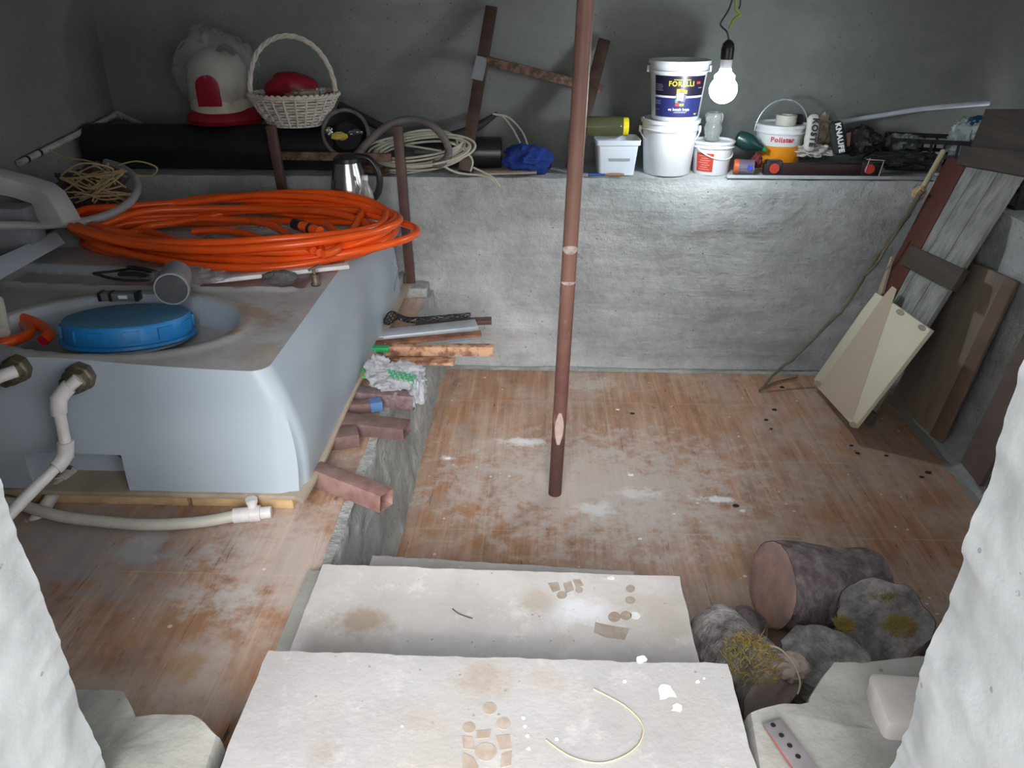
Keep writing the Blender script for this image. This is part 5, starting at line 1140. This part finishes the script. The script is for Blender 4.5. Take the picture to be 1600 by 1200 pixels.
m = MB(); q = [bp(x, y, .074) for x, y in ((1272, 592), (1275, 603), (1328, 661), (1335, 668), (1454, 515), (1396, 474), (1368, 457), (1345, 487))]; m.slabd(q, NN * .018); m.build('board_face', M_creamw, t, world=True, bevel=.001)
m = MB(); q = [bp(x, y, .0755) for x, y in ((1279, 605), (1317, 648), (1332, 656), (1401, 452), (1394, 447), (1379, 464))]; m.slabd(q, NN * .0012); lab(m.build('wedge_stripe', M_creamd, t, world=True), 'tan tapering stripe')
for (px, py) in ((1407, 488), (1441, 512), (1334, 664), (1278, 600)):
    m = MB(); c_ = bp(px, py, .0735); ux = (bp(px + 6, py + 3, .0735) - c_); uy = (bp(px - 2, py + 4, .0735) - c_)
    pl = [c_ + ux * math.cos(a) + uy * math.sin(a) for a in [2 * math.pi * k / 10 for k in range(10)]]; m.add([p + NN * -.0025 for p in pl] + [p + NN * -.0035 for p in pl], [list(range(10)), list(range(10, 20))[::-1]] + [[k, (k + 1) % 10, 10 + (k + 1) % 10, 10 + k] for k in range(10)]); m.build('chipped_spot', M_mud, t, world=True)
m, q = mk('', [(1366, 470), (1378, 458), (1394, 400), (1391, 402)], .03, .012, M_ply); tag(m.build('wood_sliver', M_ply), 'pale wood sliver between branch and red plank', 'sliver')
# brown board 2 (steeper) and board 3
def steep(quadpx, x0, lean, off, th, mat, label, name='plank'):
    PO2 = Vector((x0, 0, 0)); N2 = Vector((1, 0, -lean)); q = [PP(x, y, PO2, N2) for x, y in quadpx]; nrm = (q[1] - q[0]).cross(q[3] - q[0]).normalized()
    m = MB(); m.slabd(q, Vector((th, 0, 0))); return m, q
m, q = steep([(1392, 622), (1468, 692), (1588, 440), (1500, 402)], 1.74, .10, 0, .018, M_brownw, ''); t = thing('brown_plank', 'dusty brown wide plank leaning right of the cream board', 'plank', q[0])
m.build('board_face', M_brownw, t, world=True, bevel=.002)
m, q = steep([(1452, 680), (1470, 693), (1588, 440), (1570, 432)], 1.715, .10, 0, .012, M_brownw, ''); m.build('edge_batten', plain('brown_batten', (.20, .13, .095), (.14, .095, .075), 5, .8), t, world=True, bevel=.002)
m, q = steep([(1500, 722), (1530, 760), (1640, 560), (1600, 520)], 1.72, .10, 0, .018, M_brownd, ''); tag(m.build('plank', plain('dull_brown_plank', (.17, .125, .11), (.11, .085, .075), 5, .85), bevel=.002), 'brown plank half hidden behind the right doorway edge', 'plank')
# branch and stick
t = thing('branch', 'long thin crooked branch leaning from the floor to the ledge corner', 'branch', P(1185, 611, .006))
a = P(1186, 611, .008); e_ = PY(1442, 296, 3.55); pts = []
px = [(1186, 611), (1215, 580), (1245, 556), (1290, 510), (1318, 482), (1345, 440), (1368, 405), (1378, 390), (1405, 355), (1425, 325), (1440, 298)]
for k, (x, y) in enumerate(px): f_ = k / (len(px) - 1); pts.append(PY(x, y, a.y + (3.60 - a.y) * min(1, f_ * 2)) if k else a)
sp = spline(pts, 5); MB().tube([p + Vector((noise.noise(p * 30), noise.noise(p * 31), noise.noise(p * 33))) * .006 for p in sp], [.006 + .006 * k / len(sp) for k in range(len(sp))], 8).build('stem', M_branch, t, world=True)
MB().tube(spline([PY(1350, 432, 3.6), PY(1370, 412, 3.56), PY(1383, 390, 3.53), PY(1402, 362, 3.53)], 5), .007, 8).build('side_shoot', M_branch, t, world=True)
MB().tube(spline([P(1193, 606, .01), P(1215, 596, .012), P(1245, 590, .012)], 5), .005, 7).build('side_shoot', M_branch, t, world=True)
a, b = PY(1433, 310, 3.62), PY(1474, 236, 3.78); MB()
tag(MB().tube([a, b], .0125, 12).build('peeled_stick', M_stick), 'pale round peeled stick resting on the ledge edge', 'stick')
crumple('orange_scrap', PY(1436, 302, 3.64), (.03, .03, .035), M_foamy, None, 51, 'ochre foam scrap behind the foot of the pale stick', 'scrap', 2, True, .3, 12)

# ------------------------------------------------------------------ logs
def log(label, c, axis, L, r, seed, mb_=M_bark, mc=M_cut, moss=None, taper=.92, rag=.10):
    t = thing('log', label, 'log', c, group=None); ax = Vector(axis).normalized(); u = ax.orthogonal().normalized(); w = ax.cross(u); c = Vector(c)
    n, N = 16, 48; vs = []
    for i in range(n + 1):
        f_ = i / n; rr_ = r * (1 + (taper - 1) * f_)
        for k in range(N):
            a = 2 * math.pi * k / N; q = Vector((math.cos(a), math.sin(a), f_ * 2.0)); d = 1 + rag * noise.fractal(q * 1.2 + Vector((seed, 0, 0)), 1, 2, 4) + .035 * noise.noise(Vector((math.cos(a) * 7, math.sin(a) * 7, f_ * 3 + seed)))
            if i == n: d *= .94
            vs.append(c + ax * (L * f_) + (u * math.cos(a) + w * math.sin(a)) * rr_ * d)
    fs = [[i * N + k, i * N + (k + 1) % N, (i + 1) * N + (k + 1) % N, (i + 1) * N + k] for i in range(n) for k in range(N)]
    m = MB(); m.add(vs, fs); m.add([vs[n * N + k] for k in range(N)] + [c + ax * L * 1.01], [[k, (k + 1) % N, N] for k in range(N)]); m.build('bark', mb_, t, world=True, ang=60)
    m = MB(); ring = [vs[k] for k in range(N)]; pts = []
    for s_ in (1.0, .93, .75, .5, .25): pts += [c + (p - c) * (s_ if s_ < 1 else .985) - ax * (.004 + .007 * noise.noise(p * 9 + Vector((s_ * 4, 0, 0))) if s_ < 1 else 0) for p in ring]
    pts.append(c - ax * .006); fs = [[i * N + k, i * N + (k + 1) % N, (i + 1) * N + (k + 1) % N, (i + 1) * N + k] for i in range(4) for k in range(N)] + [[4 * N + k, 4 * N + (k + 1) % N, 5 * N] for k in range(N)]
    m.add(pts, fs); lab(m.build('cut_end', mc, t, world=True, ang=60), 'sawn end face')
    return t, ax
def moss_patch(t, c, sz, seed):
    m = MB(); r2 = random.Random(seed)
    for k in range(420):
        a = r2.uniform(0, 6.28); q = math.sqrt(r2.random()); p = Vector(c) + Vector((math.cos(a) * q * sz[0], math.sin(a) * q * sz[1], (1 - q * q) * sz[2])); l = r2.uniform(.008, .022)
        e = p + Vector((r2.uniform(-1, 1), r2.uniform(-1, 1), r2.uniform(.2, 1.2))) * l; m.tube([p, p.lerp(e, .5) + Vector((0, 0, .002)), e], [.0013, .0011, .0004], 3)
    o = m.build('moss', M_moss, t, world=True); o['kind'] = 'stuff'
    return o
c1 = P(1206, 915, .185)
tL, _ = log('largest log with a broad reddish sawn end facing left', c1, (.97, .16, -.17), .34, .135, 1, M_bark2, M_cut, rag=.06)
c2 = P(1290, 962, .22)
t2, _ = log('upright grey log between the mossy log and the right hand log', P(1293, 1030, .29), (-.10, .10, -1), .28, .115, 5, M_bark, M_bark, rag=.12)
t3, _ = log('grey barked log at the right with rusty moss, beside the doorway edge', P(1378, 968, .24), (.35, .35, -.8), .24, .125, 9, M_bark, M_bark, rag=.14)
t4, _ = log('short mossy split log with pale cut face next to the steps', P(1208, 1082, .33), (-.42, .82, -.05), .24, .088, 13, M_bark, M_cutp, rag=.10)
t5, _ = log('small dark log stub behind the mossy log by the middle step', P(1130, 1000, .15), (.5, .5, -.25), .16, .07, 17, M_bark2, M_bark, rag=.2)
moss_patch(t4, P(1172, 1032, .40), (.065, .08, .03), 3); moss_patch(t3, P(1405, 985, .30), (.04, .03, .03), 5); moss_patch(t3, P(1400, 938, .26), (.06, .025, .02), 6); moss_patch(t2, P(1318, 980, .28), (.02, .02, .01), 7)
tag(MB().tube(spline([P(1185, 1008, .40), P(1215, 1012, .41), P(1238, 1035, .41), P(1250, 1065, .40), P(1246, 1085, .39)], 6), .002, 6).build('dry_straw', M_stick), 'curved yellow straw over the mossy log', 'straw')
crumple('wood_knot', P(1233, 1042, .375), (.045, .04, .035), M_cutp, None, 61, 'rounded reddish knot stump on the mossy log', 'knot', 1.6, True, .2, 18)
# hinge plate and limestone chunk set on the right sill
t = thing('hinge_plate', 'grey metal strap hinge with screw holes on the right threshold', 'hinge', P(1250, 1170, .583))
zz = .592
a, b = P(1207, 1128, zz), P(1290, 1245, zz); m = MB(); m.beam(a, b, .040, .006); m.build('plate', plain('dull_grey_steel', (.30, .28, .29), (.22, .2, .21), 14, .6, .3), t, world=True, bevel=.0015)
for (px, py) in ((1206, 1132), (1219, 1148), (1232, 1164), (1245, 1181)): c_ = P(px + 2, py + 1, zz + .0035); MB().tube([c_, c_ + Vector((0, 0, .0008))], .0048, 12).build('screw_hole', M_black, t, world=True)
a, b = P(1195, 1135, zz - .002), P(1262, 1235, zz - .002); MB().beam(a, b, .003, .004).build('red_wire', plain('red_edge_paint', (.45, .10, .07), None, 9, .6), t, world=True)
a = P(1372, 1085, .60); m = MB(); m.box((a.x + .06, a.y - .03, .595), (.15, .12, .06), Euler((0, 0, R(-4))).to_matrix()); tag(m.build('limestone_chunk', M_brick, bevel=.012, sub=1, disp=(.004, 16)), 'pale cut stone chunk set in the right threshold', 'stone')
# floor debris
for k, (px, py) in enumerate([(988, 646), (1330, 696), (1340, 708), (1385, 712), (1450, 738), (1197, 656), (1210, 640), (1222, 605), (1205, 670), (1440, 745), (1150, 790)]):
    c_ = P(px, py, .003); s_ = rnd.uniform(.004, .009)
    crumple('dirt_crumb', c_, (s_ * 1.6, s_, s_ * .6), plain('dark_soil', (.04, .03, .025), None, 9, .9), None, 70 + k, None, None, 1.5, True, .3, 6)
    o = sc.collection.objects[-1]
DL = ['dark splinter on the tiles right of the pole and nearest the back wall', 'dark crumb just below the cream board corner', 'larger dark crumb beneath the cream board corner', 'dark crumb midway between cream board and brown plank foot', 'dark crumb by the right wall fillet near the doorway edge', 'dark crumb below the branch foot', 'dark crumb close to the branch foot on its lower side', 'dark crumb touching the foot of the branch', 'dark crumb furthest below the branch foot', 'lower of two dark crumbs near the right wall fillet', 'brown crumb on the open tiles between pole and logs']
for o, l_ in zip([o for o in sc.objects if o.name.startswith('dirt_crumb')], DL): tag(o, l_, 'crumb', 'dark crumbs on the floor')
for k, (px, py) in enumerate([(700, 716), (1053, 803), (1132, 783), (965, 640), (870, 628), (1118, 776), (1090, 786), (1160, 798), (985, 742), (640, 764), (1000, 842)]):
    c_ = P(px, py, .003); s_ = rnd.uniform(.005, .010)
    o = crumple('plaster_crumb', c_, (s_ * 1.5, s_, s_ * .5), M_pale, None, 90 + k, None, None, 1.5, True, .3, 6); tag(o, ['white crumb left of the pole at the tile joint', 'lower left white crumb of the dotted arc right of the pole', 'top right white crumb of the dotted arc right of the pole', 'white crumb right of the pole near the back of the floor', 'white crumb just right of the pole nearest the back wall', 'white crumb in the middle of the dotted arc', 'lower middle white crumb of the dotted arc', 'white crumb just right of the dotted arc', 'white crumb between the pole and the dotted arc', 'white crumb by the curb near the nearest rusty tube', 'white crumb on the tiles just beyond the middle step'][k], 'crumb', 'white crumbs on the floor')
